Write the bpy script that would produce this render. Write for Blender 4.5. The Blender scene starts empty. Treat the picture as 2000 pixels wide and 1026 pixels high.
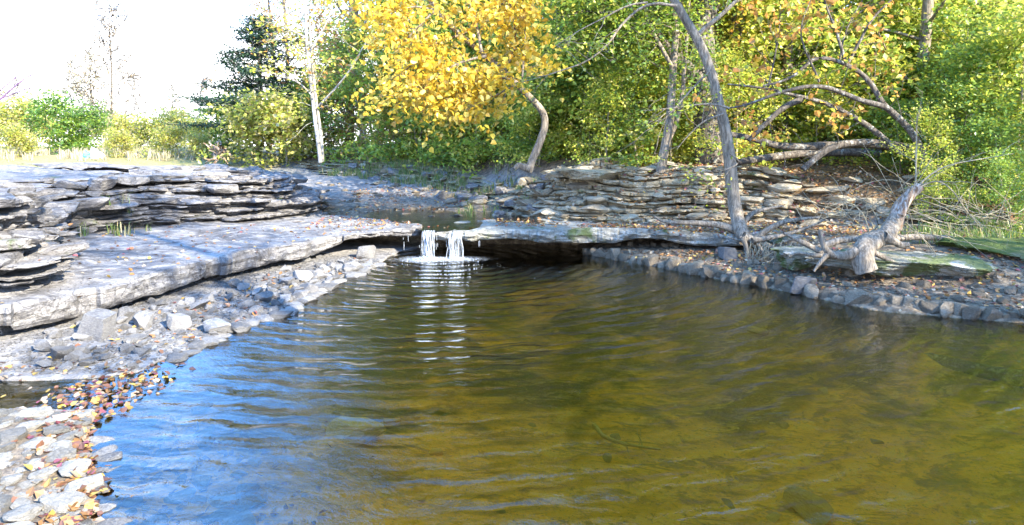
import bpy, bmesh, math, random
import numpy as np
from mathutils import Vector
from mathutils.bvhtree import BVHTree

SC = bpy.context.scene
COL = SC.collection
# ------------------------------------------------------------------ camera
EYE, F, HOR = 2.0, 1303.0, 285.0          # eye height, focal length and horizon row in photo pixels
cam = bpy.data.objects.new('camera', bpy.data.cameras.new('camera'))
COL.objects.link(cam)
cam.data.sensor_width = 36.0
cam.data.lens = F / 2000 * 36.0
cam.data.shift_y = -(513 - HOR) / 2000.0
cam.data.clip_start, cam.data.clip_end = 0.05, 3000
cam.location = (0, 0, EYE)
cam.rotation_euler = (math.radians(90), 0, 0)
SC.camera = cam

# ------------------------------------------------------------------ light
SUN_EL, SUN_AZ = 29.0, 134.0               # degrees; azimuth clockwise from +Y
el, az = math.radians(SUN_EL), math.radians(SUN_AZ)
sdir = Vector((math.sin(az) * math.cos(el), math.cos(az) * math.cos(el), math.sin(el)))
sun = bpy.data.objects.new('sun', bpy.data.lights.new('sun', 'SUN'))
COL.objects.link(sun)
sun.data.energy, sun.data.angle, sun.data.color = 5.0, math.radians(0.6), (1.0, 0.90, 0.72)
sun.rotation_euler = sdir.to_track_quat('Z', 'Y').to_euler()
W = bpy.data.worlds.new('World'); SC.world = W
W.use_nodes = True
nt = W.node_tree; nt.nodes.clear()
wo = nt.nodes.new('ShaderNodeOutputWorld'); wb = nt.nodes.new('ShaderNodeBackground')
sky = nt.nodes.new('ShaderNodeTexSky'); sky.sky_type = 'NISHITA'
sky.sun_disc = False; sky.sun_elevation = el; sky.sun_rotation = az
sky.air_density, sky.dust_density, sky.ozone_density = 1.0, 0.6, 2.0
tc = nt.nodes.new('ShaderNodeTexCoord'); sp = nt.nodes.new('ShaderNodeSeparateXYZ')
mr = nt.nodes.new('ShaderNodeMapRange'); mr.inputs[1].default_value = 0.10; mr.inputs[2].default_value = 0.27
mr.inputs[3].default_value = 1.0; mr.inputs[4].default_value = 0.0; mr.interpolation_type = 'SMOOTHSTEP'
mx = nt.nodes.new('ShaderNodeMix'); mx.data_type = 'RGBA'
mx.inputs[7].default_value = (8, 8.2, 8.5, 1)         # bright haze low over the horizon
nt.links.new(tc.outputs['Generated'], sp.inputs[0]); nt.links.new(sp.outputs[2], mr.inputs[0])
m0 = nt.nodes.new('ShaderNodeMix'); m0.data_type = 'RGBA'; mv = nt.nodes.new('ShaderNodeMapRange'); mv.interpolation_type = 'SMOOTHSTEP'; mv.inputs[1].default_value = 0.5; mv.inputs[2].default_value = 0.85; mv.inputs[3].default_value = 0.78; mv.inputs[4].default_value = 0.25
nt.links.new(sp.outputs[2], mv.inputs[0]); nt.links.new(mv.outputs[0], m0.inputs[0]); m0.inputs[7].default_value = (1.6, 5.0, 12.5, 1)   # thin bright blue veil
nt.links.new(sky.outputs[0], m0.inputs[6]); nt.links.new(mr.outputs[0], mx.inputs[0]); nt.links.new(m0.outputs[2], mx.inputs[6])
nt.links.new(mx.outputs[2], wb.inputs[0]); nt.links.new(wb.outputs[0], wo.inputs[0])
wb.inputs[1].default_value = 0.13
SC.view_settings.view_transform = 'Standard'; SC.view_settings.look = 'None'
SC.view_settings.exposure = 2.2; SC.view_settings.gamma = 1.0
SC.cycles.max_bounces = 7; SC.cycles.diffuse_bounces = 4; SC.cycles.glossy_bounces = 3
SC.cycles.transmission_bounces = 4; SC.cycles.transparent_max_bounces = 10
SC.cycles.caustics_reflective = False; SC.cycles.caustics_refractive = False
SC.cycles.sample_clamp_indirect = 6.0

# ------------------------------------------------------------------ helpers: noise, meshes
def h2(ix, iy, seed=0):
    n = (ix.astype(np.int64) * 374761393 + iy.astype(np.int64) * 668265263 + seed * 974711) & 0xFFFFFFFF
    n = ((n ^ (n >> 13)) * 1274126177) & 0xFFFFFFFF
    n = n ^ (n >> 16)
    return (n & 0xFFFFFF) / float(0xFFFFFF)
def vnoise(x, y, seed=0):
    x = np.asarray(x, float); y = np.asarray(y, float)
    ix, iy = np.floor(x), np.floor(y); fx, fy = x - ix, y - iy
    fx = fx * fx * (3 - 2 * fx); fy = fy * fy * (3 - 2 * fy)
    a, b = h2(ix, iy, seed), h2(ix + 1, iy, seed); c, d = h2(ix, iy + 1, seed), h2(ix + 1, iy + 1, seed)
    return (a + (b - a) * fx) * (1 - fy) + (c + (d - c) * fx) * fy - 0.5
def fbm(x, y, oc=4, seed=0):
    s, a = 0, 1.0
    for i in range(oc):
        s = s + a * vnoise(x * 2 ** i + 17.3 * i, y * 2 ** i - 9.1 * i, seed + i); a *= 0.5
    return s
def ss(a, b, x):
    t = np.clip((np.asarray(x, float) - a) / (b - a), 0, 1); return t * t * (3 - 2 * t)
def P(px, py, Y):
    return np.array(((px - 1000) / F * Y, Y, EYE + (HOR - py) / F * Y))
def PL(pts, Y):
    return np.array([P(p[0], p[1], Y if len(p) < 3 else p[2]) for p in pts])

def mesh_from(name, V, blocks, mat, col=None, smooth=False):
    """V (n,3); blocks: list of (m,k) index arrays."""
    me = bpy.data.meshes.new(name)
    V = np.ascontiguousarray(V, np.float32)
    me.vertices.add(len(V)); me.vertices.foreach_set('co', V.ravel())
    idx = np.concatenate([np.asarray(b, np.int32).ravel() for b in blocks])
    tot = np.concatenate([np.full(len(b), b.shape[1], np.int32) for b in blocks])
    st = np.concatenate(([0], np.cumsum(tot)[:-1])).astype(np.int32)
    me.loops.add(len(idx)); me.loops.foreach_set('vertex_index', idx)
    me.polygons.add(len(tot)); me.polygons.foreach_set('loop_start', st); me.polygons.foreach_set('loop_total', tot)
    me.polygons.foreach_set('use_smooth', np.full(len(tot), smooth, bool))
    if col is not None:
        at = me.color_attributes.new('Col', 'FLOAT_COLOR', 'POINT')
        c = np.ones((len(V), 4), np.float32); c[:, :col.shape[1]] = col
        at.data.foreach_set('color', c.ravel())
    me.update(calc_edges=True)
    if mat: me.materials.append(mat)
    return me
def obj(name, me, parent=None):
    o = bpy.data.objects.new(name, me); COL.objects.link(o); o.parent = parent; return o
def tag(o, label, cat, group=None, kind=None):
    if label: o['label'] = label
    if cat: o['category'] = cat
    if group: o['group'] = group
    if kind or label: o['kind'] = kind or 'thing'
    return o
def thing(name, label, cat, loc=(0, 0, 0), group=None):
    o = bpy.data.objects.new(name, None); COL.objects.link(o); o.location = loc; o.empty_display_size = 0.1
    return tag(o, label, cat, group)
def struct(name, me):
    o = obj(name, me); o['kind'] = 'structure'; return o
def dup(root, loc, rotz=0.0, scale=1.0, label=None, group=None):
    r = root.copy(); COL.objects.link(r); r.location = loc; r.rotation_euler = (0, 0, rotz)
    r.scale = (scale,) * 3 if not hasattr(scale, '__len__') else scale
    if label: r['label'] = label
    if group: r['group'] = group
    for ch in list(root.children):
        c = ch.copy(); COL.objects.link(c); c.parent = r
    return r
def grid_faces(n, m, wrap=False, off=0):
    i = np.arange(n - 1)[:, None] * m; j = np.arange(m if wrap else m - 1)[None, :]
    j2 = (j + 1) % m
    return (np.stack([i + j, i + j2, i + m + j2, i + m + j], -1).reshape(-1, 4) + off)

# ------------------------------------------------------------------ materials
def newmat(name):
    m = bpy.data.materials.new(name); m.use_nodes = True; m.node_tree.nodes.clear()
    return m, m.node_tree
def N(nt, typ, **kw):
    n = nt.nodes.new(typ)
    for k, v in kw.items():
        if k.startswith('i_'):
            n.inputs[int(k[2:]) if k[2:].isdigit() else k[2:]].default_value = v
        else: setattr(n, k, v)
    return n
def mixc(nt, fac, a, b, mode='MIX'):
    n = nt.nodes.new('ShaderNodeMix'); n.data_type = 'RGBA'; n.blend_type = mode
    for s, v in ((0, fac), (6, a), (7, b)):
        if hasattr(v, 'is_linked'): nt.links.new(v, n.inputs[s])
        elif s == 0: n.inputs[0].default_value = v
        else: n.inputs[s].default_value = (*v, 1)
    return n.outputs[2]
def ramp(nt, src, lo, hi, a=0.0, b=1.0):
    n = nt.nodes.new('ShaderNodeMapRange'); n.interpolation_type = 'SMOOTHSTEP'
    for i, v in ((1, lo), (2, hi), (3, a), (4, b)): n.inputs[i].default_value = v
    nt.links.new(src, n.inputs[0]); return n.outputs[0]
def noise(nt, vec, scale, detail=4, rough=0.6, dist=0.0):
    n = N(nt, 'ShaderNodeTexNoise'); n.inputs['Scale'].default_value = scale; n.inputs['Detail'].default_value = detail
    n.inputs['Roughness'].default_value = rough; n.inputs['Distortion'].default_value = dist
    if vec: nt.links.new(vec, n.inputs['Vector'])
    return n.outputs['Fac']
def mapping(nt, vec, scale=(1, 1, 1), loc=(0, 0, 0)):
    n = N(nt, 'ShaderNodeMapping'); n.inputs['Scale'].default_value = scale; n.inputs['Location'].default_value = loc
    nt.links.new(vec, n.inputs[0]); return n.outputs[0]
def pos(nt):
    g = N(nt, 'ShaderNodeTexCoord'); return g.outputs['Object']
def math_(nt, op, a, b=0.0):
    n = N(nt, 'ShaderNodeMath', operation=op)
    for i, v in ((0, a), (1, b)):
        if hasattr(v, 'is_linked'): nt.links.new(v, n.inputs[i])
        else: n.inputs[i].default_value = v
    return n.outputs[0]
def bump(nt, h, dist, strength=1.0):
    n = N(nt, 'ShaderNodeBump'); n.inputs['Distance'].default_value = dist; n.inputs['Strength'].default_value = strength
    nt.links.new(h, n.inputs['Height']); return n.outputs[0]
def finish(nt, colour, rough=0.85, normal=None, spec=0.3):
    b = N(nt, 'ShaderNodeBsdfPrincipled'); o = N(nt, 'ShaderNodeOutputMaterial')
    if hasattr(colour, 'is_linked'): nt.links.new(colour, b.inputs['Base Color'])
    else: b.inputs['Base Color'].default_value = (*colour, 1)
    if hasattr(rough, 'is_linked'): nt.links.new(rough, b.inputs['Roughness'])
    else: b.inputs['Roughness'].default_value = rough
    b.inputs['Specular IOR Level'].default_value = spec
    if normal: nt.links.new(normal, b.inputs['Normal'])
    nt.links.new(b.outputs[0], o.inputs[0]); return b

def rock_mat(name, c1, c2, c3, moss=0.0, mosscol=(0.07, 0.10, 0.015), dark=0.45, rand=False, fine=1.0, rough=0.85, crk=0.3, patch=0.0):
    m, nt = newmat(name); p = pos(nt)
    if rand:
        oi = N(nt, 'ShaderNodeObjectInfo')
        va = N(nt, 'ShaderNodeVectorMath', operation='ADD'); nt.links.new(p, va.inputs[0])
        sc = N(nt, 'ShaderNodeVectorMath', operation='SCALE'); sc.inputs[0].default_value = (31, 17, 11)
        nt.links.new(oi.outputs['Random'], sc.inputs['Scale']); nt.links.new(sc.outputs[0], va.inputs[1]); p = va.outputs[0]
    big = noise(nt, p, 0.9 * fine, 5, 0.62, 0.4)
    mid = noise(nt, mapping(nt, p, (1, 1, 4)), 4.5 * fine, 6, 0.68, 0.3)
    fin = noise(nt, p, 42 * fine, 4, 0.7)
    c = mixc(nt, ramp(nt, big, 0.36, 0.62), c1, c2)
    c = mixc(nt, ramp(nt, mid, 0.45, 0.68), c, c3)
    c = mixc(nt, ramp(nt, fin, 0.50, 0.68, 0, 0.7), c, tuple(x * dark for x in c1))
    st = noise(nt, mapping(nt, p, (1, 1, 0.35)), 6 * fine, 5, 0.7, 1.0)       # dark weathering stains
    c = mixc(nt, ramp(nt, st, 0.57, 0.72, 0, 0.75), c, tuple(x * dark * 0.8 for x in c2))
    if patch:                                             # damp dark films and lichen on the open slab
        pn_ = noise(nt, mapping(nt, p, (1.0, 1.6, 1)), 1.5, 7, 0.72, 0.8)
        c = mixc(nt, ramp(nt, pn_, 0.50, 0.60, 0, patch), c, (0.075, 0.07, 0.068))
        c = mixc(nt, ramp(nt, pn_, 0.42, 0.34, 0, 0.5), c, (0.44, 0.42, 0.39))
    v = N(nt, 'ShaderNodeTexVoronoi', feature='DISTANCE_TO_EDGE'); v.inputs['Scale'].default_value = 2.6 * fine
    dn = N(nt, 'ShaderNodeVectorMath', operation='ADD'); nz = N(nt, 'ShaderNodeTexNoise'); nz.inputs['Scale'].default_value = 5 * fine
    nt.links.new(p, nz.inputs['Vector']); s2 = N(nt, 'ShaderNodeVectorMath', operation='SCALE'); s2.inputs['Scale'].default_value = 0.35 / fine
    nt.links.new(nz.outputs['Color'], s2.inputs[0]); nt.links.new(mapping(nt, p, (1, 1, 2.6)), dn.inputs[0]); nt.links.new(s2.outputs[0], dn.inputs[1])
    nt.links.new(dn.outputs[0], v.inputs['Vector'])
    crack = ramp(nt, v.outputs['Distance'], 0.0, 0.022, 1, 0)
    c = mixc(nt, math_(nt, 'MULTIPLY', crack, crk), c, tuple(x * 0.25 for x in c1))
    if moss:
        mn = noise(nt, p, 1.7 * fine, 5, 0.65, 0.5)
        c = mixc(nt, ramp(nt, mn, 0.66 - moss * 0.3, 0.76 - moss * 0.3, 0, 0.85), c, mosscol)
    if rand:
        oi = N(nt, 'ShaderNodeObjectInfo')
        hs = N(nt, 'ShaderNodeHueSaturation'); nt.links.new(c, hs.inputs['Color'])
        nt.links.new(ramp(nt, oi.outputs['Random'], 0, 1, 0.6, 1.25), hs.inputs['Value']); c = hs.outputs[0]
    h = math_(nt, 'ADD', math_(nt, 'MULTIPLY', mid, 1.6), math_(nt, 'MULTIPLY', fin, 0.35))
    h = math_(nt, 'SUBTRACT', h, math_(nt, 'MULTIPLY', crack, crk))
    finish(nt, c, rough, bump(nt, h, 0.045 / fine, 0.9)); return m

M = {}
M['grey_rock'] = rock_mat('grey limestone', (0.11, 0.107, 0.112), (0.20, 0.192, 0.19), (0.33, 0.315, 0.30), moss=0.14)
M['tan_rock'] = rock_mat('tan limestone', (0.25, 0.20, 0.125), (0.40, 0.335, 0.22), (0.50, 0.44, 0.33), moss=0.18)
M['ledge_rock'] = rock_mat('pale ledge limestone', (0.13, 0.127, 0.132), (0.23, 0.222, 0.22), (0.37, 0.355, 0.34), patch=0.75)
M['wet_ledge'] = rock_mat('damp ledge limestone', (0.15, 0.145, 0.12), (0.27, 0.26, 0.22), (0.40, 0.40, 0.37), moss=0.32)
M['mossy_rock'] = rock_mat('mossy limestone', (0.20, 0.19, 0.14), (0.30, 0.29, 0.24), (0.42, 0.41, 0.37), moss=0.62)
M['moss_bank'] = rock_mat('thick moss on rock', (0.10, 0.11, 0.04), (0.12, 0.12, 0.05), (0.16, 0.15, 0.08), moss=1.0)
M['cobble'] = rock_mat('cobble limestone', (0.14, 0.138, 0.14), (0.22, 0.215, 0.21), (0.30, 0.29, 0.275), rand=True, fine=3.0, dark=0.6)
M['cream_stone'] = rock_mat('cream flat stone', (0.21, 0.20, 0.175), (0.29, 0.275, 0.245), (0.37, 0.35, 0.31), rand=True, fine=2.0, dark=0.7)
M['dark_cobble'] = rock_mat('damp shelf stone', (0.11, 0.086, 0.058), (0.20, 0.162, 0.115), (0.30, 0.255, 0.19), rand=True, fine=3.0, dark=0.6, rough=0.5)
M['tan_slab'] = rock_mat('tan slab stone', (0.25, 0.205, 0.14), (0.39, 0.33, 0.235), (0.48, 0.425, 0.33), rand=True, fine=1.6, moss=0.12)
M['bed_stone'] = rock_mat('silted stone', (0.62, 0.42, 0.10), (0.70, 0.48, 0.14), (0.76, 0.56, 0.22), rand=True, fine=2.5, dark=0.85)

def leaf_mat(name, trans=0.5, bright=1.0):
    m, nt = newmat(name)
    a = N(nt, 'ShaderNodeAttribute', attribute_name='Col')
    d = N(nt, 'ShaderNodeBsdfDiffuse'); t = N(nt, 'ShaderNodeBsdfTranslucent'); g = N(nt, 'ShaderNodeBsdfGlossy')
    g.inputs['Roughness'].default_value = 0.45; g.inputs['Color'].default_value = (0.7, 0.7, 0.7, 1)
    mx = N(nt, 'ShaderNodeMixShader'); mx.inputs[0].default_value = trans
    m2 = N(nt, 'ShaderNodeMixShader'); m2.inputs[0].default_value = 0.05
    o = N(nt, 'ShaderNodeOutputMaterial')
    nt.links.new(a.outputs['Color'], d.inputs[0])
    gm = N(nt, 'ShaderNodeGamma'); gm.inputs[1].default_value = 0.8        # light through a leaf is brighter and yellower
    nt.links.new(a.outputs['Color'], gm.inputs[0]); nt.links.new(gm.outputs[0], t.inputs[0])
    nt.links.new(d.outputs[0], mx.inputs[1]); nt.links.new(t.outputs[0], mx.inputs[2])
    nt.links.new(mx.outputs[0], m2.inputs[1]); nt.links.new(g.outputs[0], m2.inputs[2]); nt.links.new(m2.outputs[0], o.inputs[0])
    return m
M['leaf'] = leaf_mat('tree leaves', 0.5); M['litter'] = leaf_mat('fallen leaves', 0.1); M['needle'] = leaf_mat('cedar needles', 0.15)
M['grass'] = leaf_mat('grass blades', 0.35)
def bark_mat(name, c1, c2, scale=14.0, lichen=None):
    m, nt = newmat(name); p = pos(nt)
    n1 = noise(nt, mapping(nt, p, (1, 1, 0.16)), scale * 2.2, 5, 0.7, 0.6); n2 = noise(nt, p, 2.5, 4)
    c = mixc(nt, ramp(nt, n1, 0.38, 0.62), c1, c2)
    c = mixc(nt, ramp(nt, n2, 0.5, 0.7, 0, 0.5), c, tuple(x * 0.6 for x in c1))
    if lichen: c = mixc(nt, ramp(nt, noise(nt, p, 9, 4, 0.7), 0.55, 0.64, 0, 0.8), c, lichen)
    finish(nt, c, 0.9, bump(nt, n1, 0.02, 1.0)); return m
M['bark'] = bark_mat('grey brown bark', (0.11, 0.09, 0.068), (0.29, 0.245, 0.19))
M['dark_bark'] = bark_mat('dark furrowed bark', (0.045, 0.037, 0.03), (0.14, 0.12, 0.10), lichen=(0.30, 0.30, 0.27))
M['pale_bark'] = bark_mat('pale sycamore bark', (0.22, 0.20, 0.17), (0.44, 0.42, 0.37), 4)
M['twig'] = bark_mat('pale dry twigs', (0.20, 0.17, 0.11), (0.34, 0.30, 0.21))
M['dead_wood'] = bark_mat('weathered dead wood', (0.16, 0.09, 0.05), (0.42, 0.36, 0.30), 10)
M['purple_twig'] = bark_mat('dusky twigs', (0.12, 0.07, 0.14), (0.20, 0.13, 0.22))

# ------------------------------------------------------------------ terrain shape
POOL = np.array([(-2.2, 3.5), (-1.9, 2.4), (-1.3, 1.5), (1, 1.3), (5, 1.2), (10, 1.4), (10.6, 5.4), (8.5, 6.7), (5.76, 7.5), (4.37, 8.14),
    (3.86, 9.0), (3.08, 10.0), (2.2, 11.2), (1.4, 12.2), (1.35, 13.4), (-0.4, 13.55), (-1.6, 13.4), (-2.1, 12.6), (-2.34, 11.3), (-2.6, 10),
    (-2.77, 8.05), (-3.08, 7.04), (-3.3, 5.85), (-4.4, 5.65), (-5.2, 5.35), (-4.3, 5.05), (-3.15, 5.0), (-2.75, 4.3)])
CL = np.array([(-16, 5.4), (-9, 5.9), (-6.0, 6.2), (-5.15, 6.7), (-5.0, 7.4), (-5.7, 8.4), (-6.1, 9.0), (-6.7, 9.8), (-7.3, 10.9), (-6.9, 12.2),
    (-6.2, 13.2), (-5.0, 14.0), (-4.3, 14.8), (-4.5, 16.2), (-5.6, 18), (-8.4, 20.5), (-13, 23)])
CR = np.array([(-10, 26), (-6.4, 22.9), (-3.9, 20.3), (-1.9, 18.4), (-0.6, 16.2), (0.25, 14.4), (1.0, 13.5), (2.5, 13.2), (4.5, 12.9), (6.5, 11.8), (9, 11), (16, 9.8)])
LP = np.vstack([CL, [(-60, 40), (-60, 5)]])
RP = np.vstack([CR, [(80, 5), (80, 300), (-30, 60)]])
def sdist(poly, X, Y):
    X = np.asarray(X, float); Y = np.asarray(Y, float)
    d = np.full(X.shape, 1e9); ins = np.zeros(X.shape, bool)
    n = len(poly)
    for i in range(n):
        (x1, y1), (x2, y2) = poly[i], poly[(i + 1) % n]
        ex, ey = x2 - x1, y2 - y1
        t = np.clip(((X - x1) * ex + (Y - y1) * ey) / (ex * ex + ey * ey + 1e-12), 0, 1)
        d = np.minimum(d, (X - x1 - t * ex) ** 2 + (Y - y1 - t * ey) ** 2)
        if y1 != y2:
            c = ((y1 > Y) != (y2 > Y)) & (X < (x2 - x1) * (Y - y1) / (y2 - y1) + x1); ins ^= c
    return np.where(ins, -1, 1) * np.sqrt(d)
def chan(Y):
    return 0.40 + 0.62 * ss(14.2, 22, Y)
def height(X, Y, full=False):
    X = np.asarray(X, float); Y = np.asarray(Y, float)
    dp = sdist(POOL, X, Y) + 0.10 * fbm(X * 2.2, Y * 2.2, 3, 5)
    sl, sr = -sdist(LP, X, Y), -sdist(RP, X, Y)
    q = np.maximum(-dp, 0)
    zin = -0.62 * (1 - np.exp(-q / 1.1)) + 0.05 * fbm(X * 0.9, Y * 0.9, 4, 3) * np.clip(q * 2, 0, 1)
    nl = ss(-0.6, -1.4, X) * ss(6.2, 5.4, Y)
    zin = zin * (1 - nl) + nl * (-0.02 - 0.16 * q + 0.03 * fbm(X * 3, Y * 3, 3, 12))
    zin = zin - 0.13 * ss(0, 0.1, q) * ss(0.5, 2.0, X)
    wl = ss(1.0, -1.0, X); o = np.maximum(dp, 0)
    zl = 0.02 + 0.06 * np.clip(o, 0, 1.2)
    zr = 0.035 * ss(0, 0.10, o) + 0.06 * ss(0.12, 0.30, o) + 0.035 * np.clip(o, 0, 3) + 0.30 * ss(1.0, 2.4, o) * ss(4.0, 4.9, X)
    zo = wl * zl + (1 - wl) * zr + 0.03 * fbm(X * 3, Y * 3, 4, 9)
    z = np.where(dp < 0, zin, zo)
    zc = chan(Y) + 0.10 * fbm(X * 1.1, Y * 1.1, 4, 21)
    zc = 0.55 * zc + 0.45 * (np.floor(zc / 0.08) * 0.08 + 0.08 * ss(0.6, 1.0, (zc / 0.08) % 1))
    z = np.where(Y > 13.55, np.maximum(z, zc * ss(13.55, 13.7, Y)), z)
    pl = 0.46 + 0.72 * ss(0.0, 0.7, sl) + 0.50 * ss(0.6, 9, sl)
    pn = pl + 0.18 * ss(0.8, 3, sl) * fbm(X * 0.45, Y * 0.7, 5, 31)
    st = 0.085
    pn = 0.25 * pn + 0.75 * (np.floor(pn / st) * st + st * ss(0.72, 1.0, (pn / st) % 1)) + 0.07 * fbm(X * 3.5, Y * 3.5, 5, 8) - 0.22 * ss(1.6, 0.6, sl)
    z = np.where(sl > 0.05, np.maximum(z, pn), z)
    soft = ss(3.5, 5.5, X)                                     # the bank eases into a soil slope to the right
    pr = chan(np.minimum(Y, 22)) + (0.42 + 0.58 * ss(-1.5, 0.6, X)) * ss(0.0, 1.9, sr) + 0.03 * np.clip(sr - 1.5, 0, 30) - 0.16 * ss(2.2, 1.2, sr) * (1 - soft)
    pr = pr + 0.10 * fbm(X * 1.3, Y * 1.3, 4, 41)
    z = np.where(sr > 0, np.maximum(z, pr), z)
    far = ss(22, 32, Y); z = z * (1 - far) + np.maximum(z, 1.55 + 0.15 * fbm(X * 0.05, Y * 0.05, 3, 51)) * far
    if full: return z, dp, sl, sr
    return z

def geo(a, b, s0, g):
    r, s = [a], s0
    while abs(r[-1] - a) < abs(b - a): r.append(r[-1] + (s if b > a else -s)); s *= g
    return r[1:]
xs = np.array(sorted(geo(-9.5, -900, 0.12, 1.13)) + list(np.arange(-9.5, 9.5, 0.05)) + geo(9.5, 900, 0.12, 1.13))
ys = np.array(sorted(geo(1.5, -60, 0.15, 1.2)) + list(np.arange(1.5, 16, 0.05)) + list(np.arange(16, 27, 0.10)) + geo(27, 1500, 0.15, 1.12))
XX, YY = np.meshgrid(xs, ys)
Z, DP, SL, SR = height(XX, YY, True)
soil = np.clip(ss(0.9, 2.0, SR) + ss(0.2, 0.8, SR) * ss(3.5, 5.5, XX), 0, 1)
field = np.maximum(ss(22, 27, YY) * ss(0.5, -1.0, SR), ss(9.5, 12.0, SL) * ss(0, 1, SL))
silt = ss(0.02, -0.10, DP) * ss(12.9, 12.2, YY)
chanw = ss(12.8, 13.2, YY) * ss(0.05, -0.05, SL) * ss(0.6, 0.0, SR) * (1 - field) * ss(19.5, 15.5, YY)
wet = np.clip(chanw + ss(0.3, 1.2, XX) * ss(-0.15, -0.10, DP) * ss(4.0, 3.0, DP) * ss(0.3, 0, SR) + 0.85 * ss(-1.8, -2.2, XX) * ss(5.6, 5.0, YY) * ss(0, 0.05, DP), 0, 1)
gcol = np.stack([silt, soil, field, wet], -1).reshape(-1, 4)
m, nt = newmat('ground'); p = pos(nt)
ga = N(nt, 'ShaderNodeAttribute', attribute_name='Col'); sp = N(nt, 'ShaderNodeSeparateColor'); nt.links.new(ga.outputs['Color'], sp.inputs[0])
n1 = noise(nt, p, 1.3, 6, 0.65, 0.5); n2 = noise(nt, p, 9, 6, 0.7); n3 = noise(nt, p, 55, 3, 0.7)
rock = mixc(nt, ramp(nt, n1, 0.38, 0.62), (0.13, 0.127, 0.132), (0.22, 0.213, 0.21))
rock = mixc(nt, ramp(nt, n2, 0.42, 0.66), rock, (0.32, 0.305, 0.29))
rock = mixc(nt, ramp(nt, n3, 0.5, 0.72, 0, 0.6), rock, (0.12, 0.12, 0.12))
chn = ga.outputs['Alpha']
rock = mixc(nt, math_(nt, 'MULTIPLY', chn, 0.85), rock, mixc(nt, ramp(nt, n2, 0.4, 0.65), (0.085, 0.062, 0.036), (0.27, 0.205, 0.13)))
n4 = noise(nt, p, 0.75, 5, 0.6, 0.8); n5 = noise(nt, p, 3.5, 5, 0.7, 0.5)
gp_ = N(nt, 'ShaderNodeSeparateXYZ'); nt.links.new(p, gp_.inputs[0])
lit_bed = math_(nt, 'SUBTRACT', n4, math_(nt, 'ADD', ramp(nt, gp_.outputs[0], 0.5, 4.5, 0.0, 0.06), ramp(nt, gp_.outputs[1], 4.6, 8.5, -0.12, 0.11)))  # noise patches, with sunlit gold near and shade at right and back painted in
lit_bed = math_(nt, 'SUBTRACT', lit_bed, math_(nt, 'MULTIPLY', ramp(nt, gp_.outputs[0], -1.4, -0.4, 0.2, 0.0), ramp(nt, gp_.outputs[1], 3.7, 4.5)))  # bed painted darker at left so the blue reflection shows
siltc = mixc(nt, ramp(nt, lit_bed, 0.36, 0.54), (0.17, 0.112, 0.016), (0.90, 0.45, 0.035))
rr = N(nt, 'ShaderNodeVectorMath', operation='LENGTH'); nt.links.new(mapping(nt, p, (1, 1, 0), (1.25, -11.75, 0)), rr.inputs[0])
sw = noise(nt, mapping(nt, p, (0.9, 2.2, 0)), 2.2, 6, 0.7, 1.0)                      # warps the gold and dark streaks painted on the bed as rippled light
light_streak = math_(nt, 'SINE', math_(nt, 'ADD', math_(nt, 'MULTIPLY', rr.outputs['Value'], 16.0), math_(nt, 'MULTIPLY', sw, 24.0)))
siltc = mixc(nt, math_(nt, 'MULTIPLY', ramp(nt, light_streak, 0.1, 0.9), ramp(nt, sw, 0.42, 0.6, 0.1, 0.6)), siltc, (0.16, 0.11, 0.02))
siltc = mixc(nt, math_(nt, 'MULTIPLY', ramp(nt, light_streak, -0.4, -0.95), ramp(nt, sw, 0.58, 0.42, 0.0, 0.5)), siltc, (0.80, 0.52, 0.12))
peb = noise(nt, p, 24, 4, 0.75)
siltc = mixc(nt, ramp(nt, peb, 0.56, 0.66, 0, 0.55), siltc, (0.11, 0.08, 0.02)); siltc = mixc(nt, ramp(nt, peb, 0.42, 0.34, 0, 0.4), siltc, (0.62, 0.44, 0.16))
siltc = mixc(nt, ramp(nt, n5, 0.52, 0.68, 0, 0.55), siltc, (0.10, 0.075, 0.018))
siltc = mixc(nt, ramp(nt, n2, 0.58, 0.70, 0, 0.6), siltc, (0.48, 0.32, 0.10))
soilc = mixc(nt, ramp(nt, n2, 0.40, 0.62), (0.06, 0.042, 0.025), (0.19, 0.12, 0.06))
soilc = mixc(nt, ramp(nt, n3, 0.55, 0.68, 0, 0.8), soilc, (0.30, 0.17, 0.07))
fldc = mixc(nt, ramp(nt, n2, 0.4, 0.6), (0.34, 0.27, 0.13), (0.20, 0.21, 0.06))
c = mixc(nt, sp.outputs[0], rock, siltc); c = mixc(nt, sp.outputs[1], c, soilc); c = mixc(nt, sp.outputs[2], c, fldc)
hh = math_(nt, 'ADD', n2, math_(nt, 'MULTIPLY', n3, 0.4))
finish(nt, c, 0.85, bump(nt, hh, 0.05, 0.9))
M['ground'] = m
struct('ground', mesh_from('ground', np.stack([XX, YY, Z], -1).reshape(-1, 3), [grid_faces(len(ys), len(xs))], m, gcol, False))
SOLID_V, SOLID_F = [np.stack([XX, YY, Z], -1).reshape(-1, 3)], [grid_faces(len(ys), len(xs))]
SOLID_N = [len(SOLID_V[0])]
def solid(V, Fq):
    SOLID_V.append(V); SOLID_F.append(Fq + SOLID_N[0]); SOLID_N[0] += len(V)

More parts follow.
